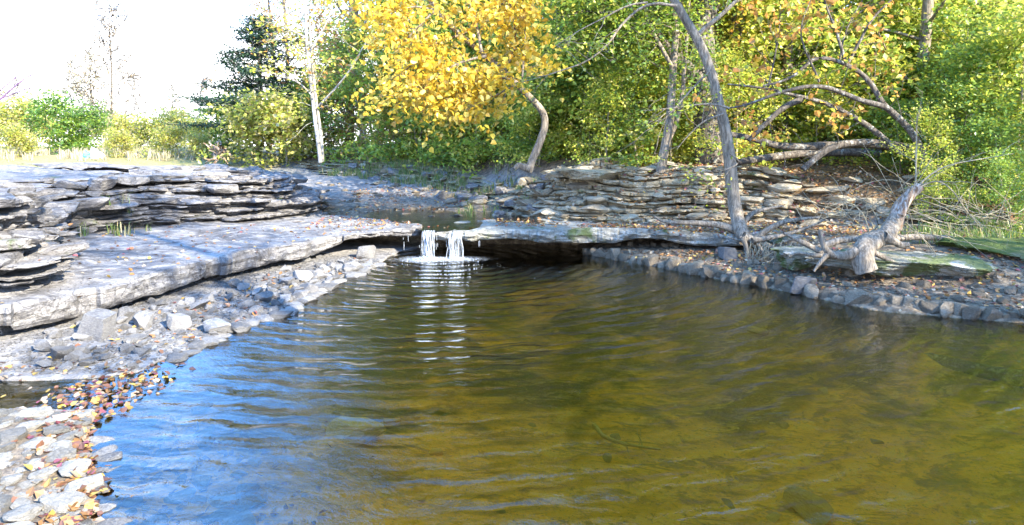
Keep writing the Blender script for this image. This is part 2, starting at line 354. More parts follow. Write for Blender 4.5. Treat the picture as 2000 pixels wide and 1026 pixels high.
# ------------------------------------------------------------------ layered rock
def resample(pts, ds=None, n=None, smooth=2):
    p = np.asarray(pts, float)
    for _ in range(smooth):
        q = np.empty((2 * len(p), p.shape[1])); q[0], q[-1] = p[0], p[-1]
        q[1:-1:2] = 0.75 * p[:-1] + 0.25 * p[1:]; q[2:-1:2] = 0.25 * p[:-1] + 0.75 * p[1:]
        p = q
    L = np.concatenate(([0], np.cumsum(np.linalg.norm(np.diff(p, axis=0), axis=1))))
    n = n or int(L[-1] / ds) + 2
    s = np.linspace(0, L[-1], n)
    return np.stack([np.interp(s, L, p[:, i]) for i in range(p.shape[1])], 1), s
def blocks(s, rng, wmin, wmax):
    """piecewise-constant random values along s, one per fracture block, plus distance to the nearest joint"""
    e = [s[0]]
    while e[-1] < s[-1]: e.append(e[-1] + rng.uniform(wmin, wmax))
    e = np.array(e); k = np.clip(np.searchsorted(e, s, side='right') - 1, 0, len(e) - 2)
    v = rng.uniform(-1, 1, len(e)); jd = np.minimum(s - e[k], e[k + 1] - s)
    return v[k], jd
def strata(name, line, z0, thick, setback, depth, seed, mat, rough=0.12, wm=(0.25, 1.1), z0fn=None, lowfn=None):
    rng = np.random.default_rng(seed)
    c, s = resample(line, 0.035)
    t = np.gradient(c, axis=0); k = 25
    ker = np.ones(2 * k + 1) / (2 * k + 1)
    t = np.stack([np.convolve(np.pad(t[:, i], k, mode='edge'), ker, 'valid') for i in range(2)], 1)
    t /= np.linalg.norm(t, axis=1)[:, None]; nrm = np.stack([-t[:, 1], t[:, 0]], 1)      # inward = left of travel
    Vs, Fs, off = [], [], 0
    zb = np.full(len(s), z0) if z0fn is None else z0fn(c)
    zb = zb + 0.10 * fbm(s * 0.35, s * 0, 3, seed + 60)
    for li, th in enumerate(thick):
        b1, j1 = blocks(s, rng, *wm); b2, j2 = blocks(s, rng, wm[0] * 0.5, wm[1] * 0.6)
        o = setback(li, s, c) + 0.30 * np.maximum(fbm(s * 0.55 + li * 3.3, s * 0 + li * 1.7, 3, seed + 50), -0.2) + rough * b1 + rough * 0.45 * b2 + rough * 0.9 * fbm(s * 0.8 + li * 7.7, s * 0, 4, seed + li)
        o = o + 0.09 * np.exp(-j1 / 0.03) + 0.05 * np.exp(-j2 / 0.025)
        if lowfn is not None: th = th * lowfn(c)
        th_ = th * (1 + 0.30 * b1 + 0.9 * fbm(s * 0.7, s * 0 + li * 2.3, 3, seed))
        zt = zb + np.maximum(th_, 0.02)
        pr = [(depth, 0, 1), (depth * 0.5, 0, 1), (0.5, 0, 1), (0.25, 0, 1), (0.12, -0.003, 1), (0.05, -0.008, 1), (0.012, -0.018, 1), (0.0, 0, 0.62), (0.012, 0, 0.30), (0.035, 0, 0.08), (0.10, 0, -0.02), (0.4, 0, -0.02)]
        rows = []
        for ri, (ins, dz, fz) in enumerate(pr):
            a = o + ins + (0.075 * fbm(s * 6, s * 0 + ri * 0.9 + li * 5, 5, seed + 3) if 3 <= ri <= 10 else 0)
            xy = c + nrm * a[:, None]
            z = zb + (zt - zb) * fz + dz
            if ri <= 6: z = z + 0.06 * fbm(xy[:, 0] * 2.6, xy[:, 1] * 2.6, 5, seed + li)
            rows.append(np.column_stack([xy, z]))
        V = np.stack(rows).reshape(-1, 3)
        Vs.append(V); Fs.append(grid_faces(len(pr), len(s), off=off)); off += len(V)
        zb = zb + th * (1 + 0.6 * fbm(s * 0.7, s * 0 + li * 2.3, 3, seed))
    V, Fq = np.vstack(Vs), np.vstack(Fs)
    solid(V, Fq)
    return struct(name, mesh_from(name, V, [Fq], mat))
rg = np.random.default_rng(4)
tl = rg.uniform(0.03, 0.085, 16)
def sb_left(li, s, c):
    u = li / 15.0
    return 0.05 + 0.45 * u ** 1.5 + 0.9 * np.maximum(u - 0.55, 0) * 2 * ss(8, 11, c[:, 1]) + 0.18 * math.sin(li * 2.1)
strata('rock_cliff', CL, 0.40, tl, sb_left, 2.2, 11, M['grey_rock'], 0.20, (0.18, 0.9))
tr_ = rg.uniform(0.035, 0.105, 16)
def sb_right(li, s, c):
    u = li / 15.0
    return 0.02 + 1.15 * u ** 1.2 + 0.10 * math.sin(li * 2.7) + 0.5 * ss(3.8, 5.5, c[:, 0]) * u + 0.25 * ss(0.5, -1, c[:, 0])
strata('rock_bank', CR, 0.36, tr_, sb_right, 2.0, 23, M['tan_rock'], 0.15, (0.2, 0.9), z0fn=lambda c: chan(c[:, 1]) - 0.06 - 0.25 * ss(4.5, 6.5, c[:, 0]), lowfn=lambda c: 0.40 + 0.60 * ss(-1.5, 0.6, c[:, 0]))

def ledge(name, front, back, ztop, thick, seed, mat, label, cat, cut=0.05, chips=0.07):
    rng = np.random.default_rng(seed)
    f, s = resample(front, 0.03); b, _ = resample(back, n=len(f))
    d = b - f; L = np.linalg.norm(d, axis=1)[:, None]; d = d / L
    b1, j1 = blocks(s, rng, 0.3, 1.5); b2, j2 = blocks(s, rng, 0.12, 0.5)
    o = chips * b1 + chips * 0.5 * b2 + 0.22 * fbm(s * 0.8, s * 0, 5, seed) + 0.02 * np.exp(-j1 / 0.02)
    th = thick(f, s) * (1 + 0.16 * b1 + 0.5 * fbm(s * 1.1, s * 0, 3, seed + 1))
    zt = ztop(f, s)
    rows = []
    for u in (1.0, 0.85, 0.7, 0.58, 0.47, 0.38, 0.30, 0.23, 0.17, 0.12, 0.08, 0.05):
        xy = f + d * (o[:, None] * (1 - u) + u * L); rows.append((xy, zt, 0))
    for ins, dz in ((0.06, 0), (0.02, -0.012)): rows.append((f + d * (o[:, None] + ins), zt, dz))
    for fz, ins in ((0.15, 0.0), (0.32, -0.012), (0.5, 0.004), (0.68, 0.014), (0.85, 0.03), (1.0, 0.07)):
        w = 0.07 * fbm(s * 5, s * 0 + fz * 3, 5, seed + 5); rows.append((f + d * (o + ins + w)[:, None], zt - fz * th, 0))
    rows.append((f + d * (o + 0.9)[:, None], zt - th * 0.95, 0)); rows.append((f + d * np.minimum(o + 1.8, L[:, 0])[:, None], zt - th * 0.9, 0))
    V = []
    for i, (xy, z, dz) in enumerate(rows):
        zz = z + dz
        if i < 14:
            n = fbm(xy[:, 0] * 1.1, xy[:, 1] * 1.1, 5, seed + 9)
            zz = zz + 0.045 * n + 0.02 * np.round(n * 6) / 3
        V.append(np.column_stack([xy, zz + np.zeros(len(xy))]))
    n = len(s); V = np.stack(V).reshape(-1, 3); Fq = grid_faces(len(rows), n)
    solid(V, Fq)
    o_ = obj(name, mesh_from(name, V, [Fq], mat)); return tag(o_, label, cat)
ledge('rock_ledge',
    [(-8.5, 3.9), (-6.4, 5.2), (-5.0, 6.25), (-4.6, 6.9), (-4.4, 7.6), (-4.25, 8.3), (-4.0, 9.1), (-3.5, 10.3), (-3.08, 11.3), (-2.75, 12.0), (-2.1, 12.25), (-1.72, 12.25), (-1.66, 12.5)],
    [(-11, 6.0), (-8.5, 6.8), (-7, 8.0), (-7.2, 9.2), (-7.8, 10.4), (-8, 11.6), (-7.4, 12.9), (-6.4, 14.1), (-5.4, 14.8), (-4.4, 15.1), (-3.5, 14.5), (-2.5, 13.8), (-2.0, 13.4)],
    lambda f, s: 0.46 + 0 * s, lambda f, s: 0.25 - 0.10 * ss(10.5, 12.2, f[:, 1]), 3, M['ledge_rock'],
    'broad pale limestone slab overhanging the gravel bar on the left', 'rock ledge')
ledge('rock_ledge',
    [(-1.70, 12.6), (-1.64, 12.1), (-1.3, 11.97), (-0.6, 11.97), (0.2, 11.9), (1.2, 11.97), (2.2, 11.9), (3.1, 11.85), (3.8, 11.75), (4.5, 11.45), (5.1, 11.1)],
    [(-2.0, 13.5), (-1.7, 13.9), (-1.3, 14.0), (-0.6, 14.0), (0.2, 14), (1.2, 14), (2.2, 14), (3.1, 14), (3.8, 13.6), (4.8, 13.3), (5.8, 13)],
    lambda f, s: 0.475 - 0.045 * ss(-0.5, -0.75, f[:, 0]), lambda f, s: 0.15 + 0.06 * ss(0, 0.8, f[:, 0]), 7, M['wet_ledge'],
    'damp grey ledge under the right rock wall, over a black recess', 'rock ledge')

# ------------------------------------------------------------------ stones
def stone_mesh(name, rng, mat, sx=1.0, sy=0.75, sz=0.35, cuts=9, sub=3, rough=0.05, square=False):
    bm = bmesh.new(); bmesh.ops.create_icosphere(bm, subdivisions=sub, radius=1.0)
    V = np.array([v.co[:] for v in bm.verts])
    for _ in range(cuts):
        n = rng.normal(size=3); n[2] *= 0.7; n /= np.linalg.norm(n); h = rng.uniform(0.42, 0.75)
        d = V @ n - h; V = V - np.maximum(d, 0)[:, None] * n
    if square:
        for n in ((1, .08, .05), (-1, .1, .1), (.1, 1, -.06), (-.05, -1, .12)):
            n = np.array(n, float) + rng.normal(size=3) * 0.06; n /= np.linalg.norm(n); d = V @ n - 0.52; V = V - np.maximum(d, 0)[:, None] * n
    for n in ((0, 0, 1.0), (0, 0, -1.0)):
        n = np.array(n) + rng.normal(size=3) * 0.08; n /= np.linalg.norm(n); d = V @ n - 0.62; V = V - np.maximum(d, 0)[:, None] * n
    V = V / np.abs(V).max(0) * np.array((sx, sy, sz)) * 0.5
    V = V + rng.normal(size=V.shape) * rough * 0.06 * np.array((sx, sy, sz))
    Fq = np.array([[v.index for v in f.verts] for f in bm.faces]); bm.free()
    return mesh_from(name, V, [Fq], mat), V, Fq
rs = np.random.default_rng(77)
BV = BVHTree.FromPolygons(np.vstack(SOLID_V).tolist(), np.vstack(SOLID_F).tolist())
GB = BVHTree.FromPolygons(SOLID_V[0].tolist(), SOLID_F[0].tolist())
def drop(x, y, top=6.0, bvh=None):
    h = (bvh or BV).ray_cast(Vector((x, y, top)), Vector((0, 0, -1)))
    return (h[0].z, h[1]) if h[0] is not None else (0.0, Vector((0, 0, 1)))
STONES = [stone_mesh('cobble', rs, M['cobble'], 1, rs.uniform(0.6, 0.9), rs.uniform(0.25, 0.5)) for _ in range(10)]
FLATS = [stone_mesh('flagstone', rs, M['cobble'], 1, rs.uniform(0.65, 0.95), rs.uniform(0.16, 0.28), 12) for _ in range(8)]
SHELF = [stone_mesh('shelf_block', rs, M['dark_cobble'], 1, rs.uniform(0.6, 0.8), rs.uniform(0.4, 0.6), 12) for _ in range(8)]
SLABS = [stone_mesh('rock_slab', rs, M['tan_slab'], 1, rs.uniform(0.6, 0.8), rs.uniform(0.14, 0.24), 12) for _ in range(8)]
GSLABS = [stone_mesh('rock_slab', rs, M['grey_rock'], 1, rs.uniform(0.6, 0.8), rs.uniform(0.16, 0.3), 12, sub=3) for _ in range(6)]
BEDST = [stone_mesh('sunken_stone', rs, M['bed_stone'], 1, rs.uniform(0.6, 0.9), rs.uniform(0.25, 0.4), 9) for _ in range(5)]
def place(protos, name, x, y, size, label, cat, group=None, sink=0.25, tilt=0.15, z=None, rot=None, bvh=None, sc=None):
    me, V, Fq = protos[int(rs.integers(len(protos)))]
    o = obj(name, me); zz = drop(x, y, bvh=bvh)[0] if z is None else z
    hz = float(V[:, 2].max() - V[:, 2].min()) * size * (sc[2] if sc else 1)
    o.location = (x, y, zz + hz * (0.5 - sink))
    o.rotation_euler = (rs.normal() * tilt, rs.normal() * tilt, rs.uniform(0, 6.28) if rot is None else rot)
    o.scale = (size,) * 3 if sc is None else tuple(size * k for k in sc)
    return tag(o, label, cat, group)
def shore_left(y):      # x of the waterline of the gravel bar at depth y
    a = POOL[19:24]; return float(np.interp(-y, -np.array([11.3, 10, 8.05, 7.04, 5.85]), [-2.34, -2.6, -2.77, -3.08, -3.3]))
n = 0
while n < 250:
    y = rs.uniform(5.9, 11.4); w = shore_left(y)
    x = w - rs.beta(1.1, 1.5) * (1.9 if y < 8.5 else 1.1)
    sz = rs.choice([rs.uniform(0.08, 0.14), rs.uniform(0.13, 0.22), rs.uniform(0.22, 0.36)], p=[0.45, 0.43, 0.12]) * (1.0 if y > 7 else 0.9)
    place(STONES, 'cobble', x, y, sz, 'grey angular cobble lying loose on the gravel bar below the pale slab', 'cobble', 'cobbles on the gravel bar', 0.08, 0.3, bvh=GB); n += 1
for i in range(34):                                  # flat stones along the gravel bar's waterline
    y = 6.3 + i * 0.148 + rs.normal() * 0.05; x = shore_left(y) + 0.05 + rs.normal() * 0.06
    place(FLATS, 'flagstone', x, y, rs.uniform(0.24, 0.42), 'flat grey flagstone set along the waterline of the gravel bar', 'flat stone', 'flagstones edging the gravel bar', 0.4, 0.06, z=0.0)
CREAM = [stone_mesh('flagstone', rs, M['cream_stone'], 1, rs.uniform(0.7, 0.95), rs.uniform(0.2, 0.3), 12) for _ in range(8)]
n, pts = 0, []
while n < 190:
    x, y = rs.uniform(-4.6, -2.2), rs.uniform(3.3, 4.9)
    if sdist(POOL, np.array([x]), np.array([y]))[0] < 0.02: continue
    sz = rs.uniform(0.08, 0.27)
    if any((x - a) ** 2 + (y - b) ** 2 < (0.31 * (sz + c_)) ** 2 for a, b, c_ in pts):
        n += 0.02; continue
    pts.append((x, y, sz)); n += 1
    place(CREAM, 'flagstone', x, y, sz, 'cream white flat stone packed among others in the near corner', 'flat stone', 'white flat stones in the near corner', 0.35, 0.07, bvh=GB)
RSH = np.array([(1.35, 12.25), (2.2, 11.2), (3.08, 10.0), (3.86, 9.0), (4.37, 8.14), (5.76, 7.5), (9, 6.6)])
rl, rsn = resample(RSH, 0.115, smooth=1)
for i in range(0, len(rl)):
    sz = rs.uniform(0.14, 0.34)
    place(SHELF, 'shelf_block', rl[i, 0] + 0.05 + rs.normal() * 0.03, rl[i, 1] + 0.08 + rs.normal() * 0.03, sz, 'dark jointed stone block at the water edge of the right shelf', 'stone block',
          'stone blocks edging the right shelf', 0, 0.06, z=-0.03, sc=(1, 1, 1.2))
for i in range(90):                                  # stones lying on the shelf behind
    k = rs.integers(len(rl)); q = rs.uniform(0.2, 1.7)
    place(SHELF, 'shelf_stone', rl[k, 0] + 0.2 + q * 0.6, rl[k, 1] + q, rs.uniform(0.08, 0.24), 'small dark stone lying on the leafy right shelf', 'stone', 'stones on the right shelf', 0.3, 0.15, bvh=GB)
for i in range(85):                                 # flat slabs weathering out of the right wall
    c_, s_ = CR, None
    u = rs.uniform(4.2, 9.6); k = int(u); a, b = CR[k], CR[k + 1]; q = a + (b - a) * (u - k)
    d = b - a; nrm = np.array((-d[1], d[0])) / np.linalg.norm(d); ins = rs.uniform(0.0, 1.8)
    x, y = q + nrm * ins
    place(SLABS, 'rock_slab', x, y, rs.uniform(0.25, 0.75), 'flat tan limestone slab weathering out of the right rock wall', 'rock slab', 'flat slabs on the right rock wall', 0.40, 0.07, sc=(1, 1, rs.uniform(0.8, 1.4)), rot=rs.normal() * 0.35)
for i in range(190):
    u = rs.uniform(2.0, 13.0); k = int(u); a, b = CL[k], CL[k + 1]; q = a + (b - a) * (u - k)
    d = b - a; nrm = np.array((-d[1], d[0])) / np.linalg.norm(d); ins = rs.uniform(0.05, 4.5) if rs.uniform() < 0.5 else rs.uniform(0.05, 1.0)
    x, y = q + nrm * ins
    place(GSLABS, 'rock_slab', x, y, rs.choice([rs.uniform(0.15, 0.4), rs.uniform(0.35, 0.9)], p=[.65, .35]), 'grey weathered limestone slab on the layered left terrace', 'rock slab', 'grey slabs on the left terrace', 0.45, 0.05)
for i in range(85):                                  # rubble along the upstream bank and in the stream bed
    u = rs.uniform(1.0, 5.2); k = int(u); a, b = CR[k], CR[k + 1]; q = a + (b - a) * (u - k)
    d = b - a; nrm = np.array((-d[1], d[0])) / np.linalg.norm(d)
    x, y = q + nrm * rs.uniform(-0.5, 1.2)
    place(GSLABS if rs.uniform() < 0.5 else SLABS, 'bank_stone', x, y, rs.uniform(0.2, 0.6), 'rough grey stone in the rubble bank of the upper stream', 'stone', 'stones of the upper stream bank', 0.3, 0.15, sc=(1, 1, 1.6))
for i in range(75):
    y = rs.uniform(13.4, 20); x = -3.6 + rs.uniform(-0.3, 3.8) - max(0, y - 15.5) * 0.5
    place(SHELF, 'stream_stone', x, y, rs.uniform(0.12, 0.42), 'dark wet stone breaking the surface of the upper stream', 'stone', 'stones in the upper stream bed', 0.35, 0.08, sc=(1, 1, 0.5), bvh=GB)
# single stones that stand out
def block(name, px, py, Y, size, protos, label, cat='stone', sc=(1, 1, 1), rot=0.3, sink=0.12):
    x = (px - 1000) / F * Y
    return place(protos, name, x, Y, size, label, cat, None, sink, 0.04, rot=rot, sc=sc, bvh=GB)
BLK = [stone_mesh('squared_block', rs, M['cobble'], 1, 0.75, 0.62, 2, sub=4, square=True)]
block('squared_block', 190, 665, 6.75, 0.42, BLK, 'large squared grey block at the foot of the gravel bar', sc=(1, 1, 1.0), rot=-0.25)
block('squared_block', 1418, 500, 11.0, 0.36, BLK, 'pale squared block standing at the mouth of the right recess', sc=(0.85, 0.8, 1.1), rot=0.2)
block('squared_block', 345, 640, 7.15, 0.26, BLK, 'smaller squared block among cobbles beside the large squared block', rot=0.7)
block('boulder', 715, 497, 11.7, 0.36, STONES, 'round pitted boulder beside the waterfall under the ledge', sc=(1, 1, 1.5))
block('boulder', 1565, 572, 9.05, 0.42, STONES, 'pale rounded boulder half in the water on the right shelf', sc=(1, 1, 1.3))
block('flagstone', 1080, 505, 11.9, 0.42, FLATS, 'flat grey stone just above water right of the foam', 'flat stone', rot=0.1)
block('flagstone', 930, 497, 12.2, 0.3, FLATS, 'small flat stone just behind the second thin waterfall', 'flat stone', rot=0.9)
def bigslab(name, x, y, z, size, mat, label, rot, seed):
    r = np.random.default_rng(seed); me, V, Fq = stone_mesh(name, r, mat, size[0], size[1], size[2], 11, sub=5, rough=0.15)
    V = V + np.stack([fbm(V[:, 0] * 2.4 + k * 9, V[:, 1] * 2.4 + V[:, 2] * 5, 5, seed + k) for k in range(3)], 1) * np.array((0.16, 0.16, 0.07)) * np.array(size) / max(size) * 1.6
    me.vertices.foreach_set('co', V.astype(np.float32).ravel()); me.update()
    o = obj(name, me); o.location = (x, y, z); o.rotation_euler = (0.03, 0.02, rot); return tag(o, label, 'rock slab')
bigslab('rock_slab', 5.35, 9.45, 0.30, (2.3, 1.3, 0.34), M['mossy_rock'], 'thick pale slab with mossy patches under the twisted stump', -0.06, 5)
bigslab('rock_slab', 4.35, 9.95, 0.30, (0.95, 0.8, 0.30), M['mossy_rock'], 'small greenish slab wedged left of the thick mossy slab', 0.3, 8)
bigslab('rock_slab', 8.0, 9.6, 0.34, (3.6, 1.8, 0.55), M['moss_bank'], 'low slab wholly covered in green moss at the right edge', -0.12, 9)
bigslab('rock_slab', 1.75, 14.2, 1.40, (1.7, 1.1, 0.22), M['tan_rock'], 'long flat capstone on top of the right rock wall', 0.05, 12)
UND = [(390, 850, 0.24, 'pale'), (700, 857, 0.5, 'flat tan'), (1590, 905, 0.42, 'broad tan'), (1508, 915, 0.13, 'small orange'), (1615, 968, 0.16, 'brown'), (1480, 640, 0.3, 'dim'),
       (765, 785, 0.16, 'dark'), (1830, 935, 0.1, 'yellowish'), (850, 842, 0.14, 'ochre'), (820, 935, 0.1, 'tiny ochre'), (1185, 840, 0.14, 'olive'), (500, 960, 0.12, 'sandy')]
for px, py, sz, w in UND:
    Y = (EYE + 0.35) * F / (py - HOR); x = (px - 1000) / F * Y
    where = 'blue reflecting water' if px < 560 else ('golden shallows' if px < 1100 else 'olive water')
    place(BEDST if w != 'pale' else FLATS, 'sunken_stone', x, Y, sz, f'{w} sunken stone on the bed under the {where}', 'sunken stone', None, 0.2, 0.1, bvh=GB)
for i in range(70):
    a = rs.uniform(); y = 3.3 + 1.7 * a; x = -2.3 - 0.7 * ss(3.5, 4.9, y) + rs.beta(1, 2) * 1.1
    place(FLATS, 'shallow_stone', x, y, rs.uniform(0.08, 0.24), 'flat stone just under water off the near left corner', 'sunken stone', 'stones in the near left shallows', 0.25, 0.1, bvh=GB)
for i in range(40):
    x, y = rs.uniform(-2.0, 6), rs.uniform(3.4, 8.5)
    place(BEDST, 'sunken_stone', x, y, rs.uniform(0.05, 0.16), 'little brown sunken stone scattered on the pool bed', 'sunken stone', 'little stones on the pool bed', 0.55, 0.2, bvh=GB)

# fine gravel between the cobbles (nobody could count it)
def scatter_stones(name, pts, sizes, mat, label, seed):
    r = np.random.default_rng(seed); Vs, Fs, off = [], [], 0
    pro = [stone_mesh('tmp', r, None, 1, 0.75, 0.45, 7, sub=1) for _ in range(6)]
    for (x, y, z), s in zip(pts, sizes):
        _, V, Fq = pro[r.integers(6)]; a = r.uniform(0, 6.28); ca, sa = math.cos(a), math.sin(a)
        q = V @ np.array(((ca, sa, 0), (-sa, ca, 0), (0, 0, 1))) * s
        Vs.append(q + (x, y, z)); Fs.append(Fq + off); off += len(V)
    o = obj(name, mesh_from(name, np.vstack(Vs), [np.vstack(Fs)], mat)); tag(o, label, 'gravel', kind='stuff')
gp = []
for i in range(5200):
    y = rs.uniform(5.8, 11.8); x = shore_left(min(y, 11.3)) - rs.beta(1, 1.4) * 2.0 + 0.05; gp.append((x, y))
for i in range(600):
    x, y = rs.uniform(-4.8, -2.0), rs.uniform(3.2, 5.0); gp.append((x, y))
gp = np.array(gp); gz = height(gp[:, 0], gp[:, 1]); ok = gz > -0.03
scatter_stones('gravel', np.column_stack([gp, gz])[ok], rs.uniform(0.025, 0.075, ok.sum()), M['cobble'], 'pale gravel filling the bar between the cobbles', 3)
gp = []
for i in range(2600):
    k = rs.integers(len(rl)); q = rs.uniform(0.1, 2.0); gp.append((rl[k, 0] + q * 0.5 + rs.normal() * 0.1, rl[k, 1] + q))
gp = np.array(gp); gz = height(gp[:, 0], gp[:, 1])
scatter_stones('gravel', np.column_stack([gp, gz]), rs.uniform(0.025, 0.085, len(gp)), M['dark_cobble'], 'dark wet gravel covering the right shelf', 4)

# ------------------------------------------------------------------ water
RC = (-1.25, 11.75)                                  # where the fall strikes the pool: ripples spread from here
def water_mat(name, tint, ripple=1.0, rings=True):
    m, nt = newmat(name); p = pos(nt)
    sub = mapping(nt, p, (1, 1, 0), (-RC[0], -RC[1], 0))
    d = N(nt, 'ShaderNodeVectorMath', operation='LENGTH'); nt.links.new(sub, d.inputs[0]); r = d.outputs['Value']
    warp = noise(nt, mapping(nt, p, (1, 1, 0)), 0.55, 3, 0.5); warp2 = noise(nt, mapping(nt, p, (1, 1, 0)), 2.6, 2, 0.5)
    ph = math_(nt, 'ADD', math_(nt, 'MULTIPLY', r, 21.0), math_(nt, 'ADD', math_(nt, 'MULTIPLY', warp, 13.0), math_(nt, 'MULTIPLY', warp2, 5.0)))
    w1 = math_(nt, 'SINE', ph)
    ph2 = math_(nt, 'ADD', math_(nt, 'MULTIPLY', r, 58.0), math_(nt, 'MULTIPLY', warp2, 16.0)); w2 = math_(nt, 'SINE', ph2)
    amp = ramp(nt, noise(nt, mapping(nt, p, (1, 1, 0), (5, 3, 0)), 0.8, 3, 0.6), 0.36, 0.64, 0.05, 1.25)
    rip = math_(nt, 'MULTIPLY', math_(nt, 'ADD', w1, math_(nt, 'MULTIPLY', w2, 0.22)), math_(nt, 'MULTIPLY', amp, ramp(nt, r, 0.5, 8.5, 1.9, 0.85)))
    ch = noise(nt, mapping(nt, p, (1, 1.7, 0)), 4.2, 5, 0.62, 1.6)
    h = math_(nt, 'ADD', math_(nt, 'MULTIPLY', rip, 0.0052 * ripple if rings else 0.0), math_(nt, 'MULTIPLY', ch, 0.0062 * ripple))
    nrm = bump(nt, h, 1.0, 1.0)
    g = N(nt, 'ShaderNodeBsdfGlossy'); g.inputs['Roughness'].default_value = 0.015; g.inputs['Color'].default_value = (1, 1, 1, 1)
    t = N(nt, 'ShaderNodeBsdfTransparent'); t.inputs['Color'].default_value = (*tint, 1)
    f = N(nt, 'ShaderNodeFresnel'); f.inputs['IOR'].default_value = 1.54
    nt.links.new(nrm, g.inputs['Normal']); nt.links.new(nrm, f.inputs['Normal'])
    mx = N(nt, 'ShaderNodeMixShader'); o = N(nt, 'ShaderNodeOutputMaterial')
    nt.links.new(f.outputs[0], mx.inputs[0]); nt.links.new(t.outputs[0], mx.inputs[1]); nt.links.new(g.outputs[0], mx.inputs[2])
    nt.links.new(mx.outputs[0], o.inputs[0]); return m
M['water'] = water_mat('pool water', (1.0, 0.84, 0.42))
M['stream'] = water_mat('stream water', (0.85, 0.75, 0.55), 0.8, False)
def plane(name, pts, z, mat):
    V = np.array([(x, y, z) for x, y in pts], float)
    return mesh_from(name, V, [np.arange(len(pts))[None, :]], mat)
struct('pool_water', plane('pool_water', [(-6.2, -0.5), (16, -0.5), (16, 13.8), (-6.2, 13.8)], 0.0, M['water']))
struct('stream_water', plane('stream_water', [(-1.60, 12.02), (-0.55, 12.02), (0.2, 12.7), (0.7, 13.6), (0.1, 15.0), (-1.2, 16.6), (-3.2, 16.2), (-3.3, 14.6), (-2.2, 13.3)], 0.462, M['stream']))

m, nt = newmat('white falling water'); p = pos(nt)
st = noise(nt, mapping(nt, p, (1, 1, 0.12)), 38, 3, 0.7)
g = N(nt, 'ShaderNodeBsdfPrincipled'); g.inputs['Base Color'].default_value = (0.42, 0.46, 0.50, 1); g.inputs['Roughness'].default_value = 0.25
tr = N(nt, 'ShaderNodeBsdfTransparent'); mxs = N(nt, 'ShaderNodeMixShader'); o = N(nt, 'ShaderNodeOutputMaterial')
nt.links.new(ramp(nt, st, 0.40, 0.66, 0.05, 0.42), mxs.inputs[0]); nt.links.new(tr.outputs[0], mxs.inputs[1]); nt.links.new(g.outputs[0], mxs.inputs[2]); nt.links.new(mxs.outputs[0], o.inputs[0])
M['fall'] = m
m, nt = newmat('foam'); finish(nt, (0.40, 0.44, 0.48), 0.3); M['foam'] = m

def tube(pts, rad, sides=6, cap=False):
    p = np.asarray(pts, float); rad = np.broadcast_to(np.asarray(rad, float), (len(p),))
    t = np.gradient(p, axis=0); t /= np.linalg.norm(t, axis=1)[:, None] + 1e-9
    up = np.array((0.0, 0, 1)) if abs(t[0, 2]) < 0.8 else np.array((1.0, 0, 0))
    u = np.cross(t, up); u /= np.linalg.norm(u, axis=1)[:, None] + 1e-9; v = np.cross(t, u)
    a = np.arange(sides) / sides * 2 * np.pi
    V = p[:, None, :] + rad[:, None, None] * (np.cos(a)[None, :, None] * u[:, None, :] + np.sin(a)[None, :, None] * v[:, None, :])
    return V.reshape(-1, 3), grid_faces(len(p), sides, True)
def tubes_mesh(name, lst, mat, sides=6, bumpy=0.0, smooth=True):
    Vs, Fs, off = [], [], 0
    for q in lst:
        p, r = q[0], q[1]; sd = q[2] if len(q) > 2 else sides
        V, Fq = tube(p, r, sd)
        if bumpy:
            rr = np.repeat(np.broadcast_to(np.asarray(r, float), (len(p),)), sd)[:, None]
            V = V + bumpy * rr * np.stack([fbm(V[:, 2] * 6 + V[:, 0] * 9, V[:, 1] * 9 + 5 * k, 3, k) for k in range(3)], 1)
        Vs.append(V); Fs.append(Fq + off); off += len(V)
    return mesh_from(name, np.vstack(Vs), [np.vstack(Fs)], mat, None, smooth)
def waterfall(x0, x1, ztop, y0, reach, n, seed, label):
    r = np.random.default_rng(seed); lst = []
    root = thing('waterfall', label, 'waterfall', ((x0 + x1) / 2, y0, 0))
    for i in range(n):
        x = r.uniform(x0, x1); t = np.linspace(0, 1, 12); rc = reach * r.uniform(0.5, 1.2); dx = r.normal() * 0.03
        px = x + dx * t + 0.008 * np.sin(t * 11 + i) - (x0 + x1) / 2
        py_ = 0.10 - 0.10 * np.minimum(t * 5, 1) - rc * t ** 0.6
        pz = ztop - ztop * np.maximum(t - 0.08, 0) ** 1.5 / 0.92 ** 1.5
        lst.append((np.column_stack([px, py_, pz]), r.uniform(0.002, 0.0055) * (1 + 0.8 * t), 4))
    obj('strands', tubes_mesh('strands', lst, M['foam']), root)
    t = np.linspace(0, 1, 14); u = np.linspace(x0, x1, 30)
    V = []
    for tt in t:
        wob = 0.02 * fbm(u * 14, u * 0 + tt * 2.0, 3, seed)
        V.append(np.column_stack([u - (x0 + x1) / 2 + (u - (x0 + x1) / 2) * 0.15 * tt, 0.10 - 0.10 * min(tt * 5, 1) - reach * 0.9 * tt ** 0.6 + wob, np.full(len(u), ztop - ztop * max(tt - 0.08, 0) ** 1.5 / 0.92 ** 1.5)]))
    obj('sheet', mesh_from('sheet', np.vstack(V), [grid_faces(14, 30)], M['fall'], None, True), root)
waterfall(-1.60, -1.38, 0.475, 11.93, 0.16, 11, 2, 'wide white waterfall pouring off the ledge, left of the thin one')
waterfall(-1.12, -0.90, 0.455, 11.93, 0.08, 7, 3, 'thin broken waterfall falling right of the wide white one')
rf = np.random.default_rng(6); lst = []
for x in list(rf.uniform(-2.1, -1.65, 5)) + list(rf.uniform(-0.85, -0.45, 4)) + list(rf.uniform(-1.36, -1.14, 4)):
    z1 = rf.uniform(0.2, 0.4)
    lst.append((np.array([(x, 11.93, z1), (x + 0.004, 11.925, z1 - rf.uniform(0.03, 0.12))]), 0.0025, 4))
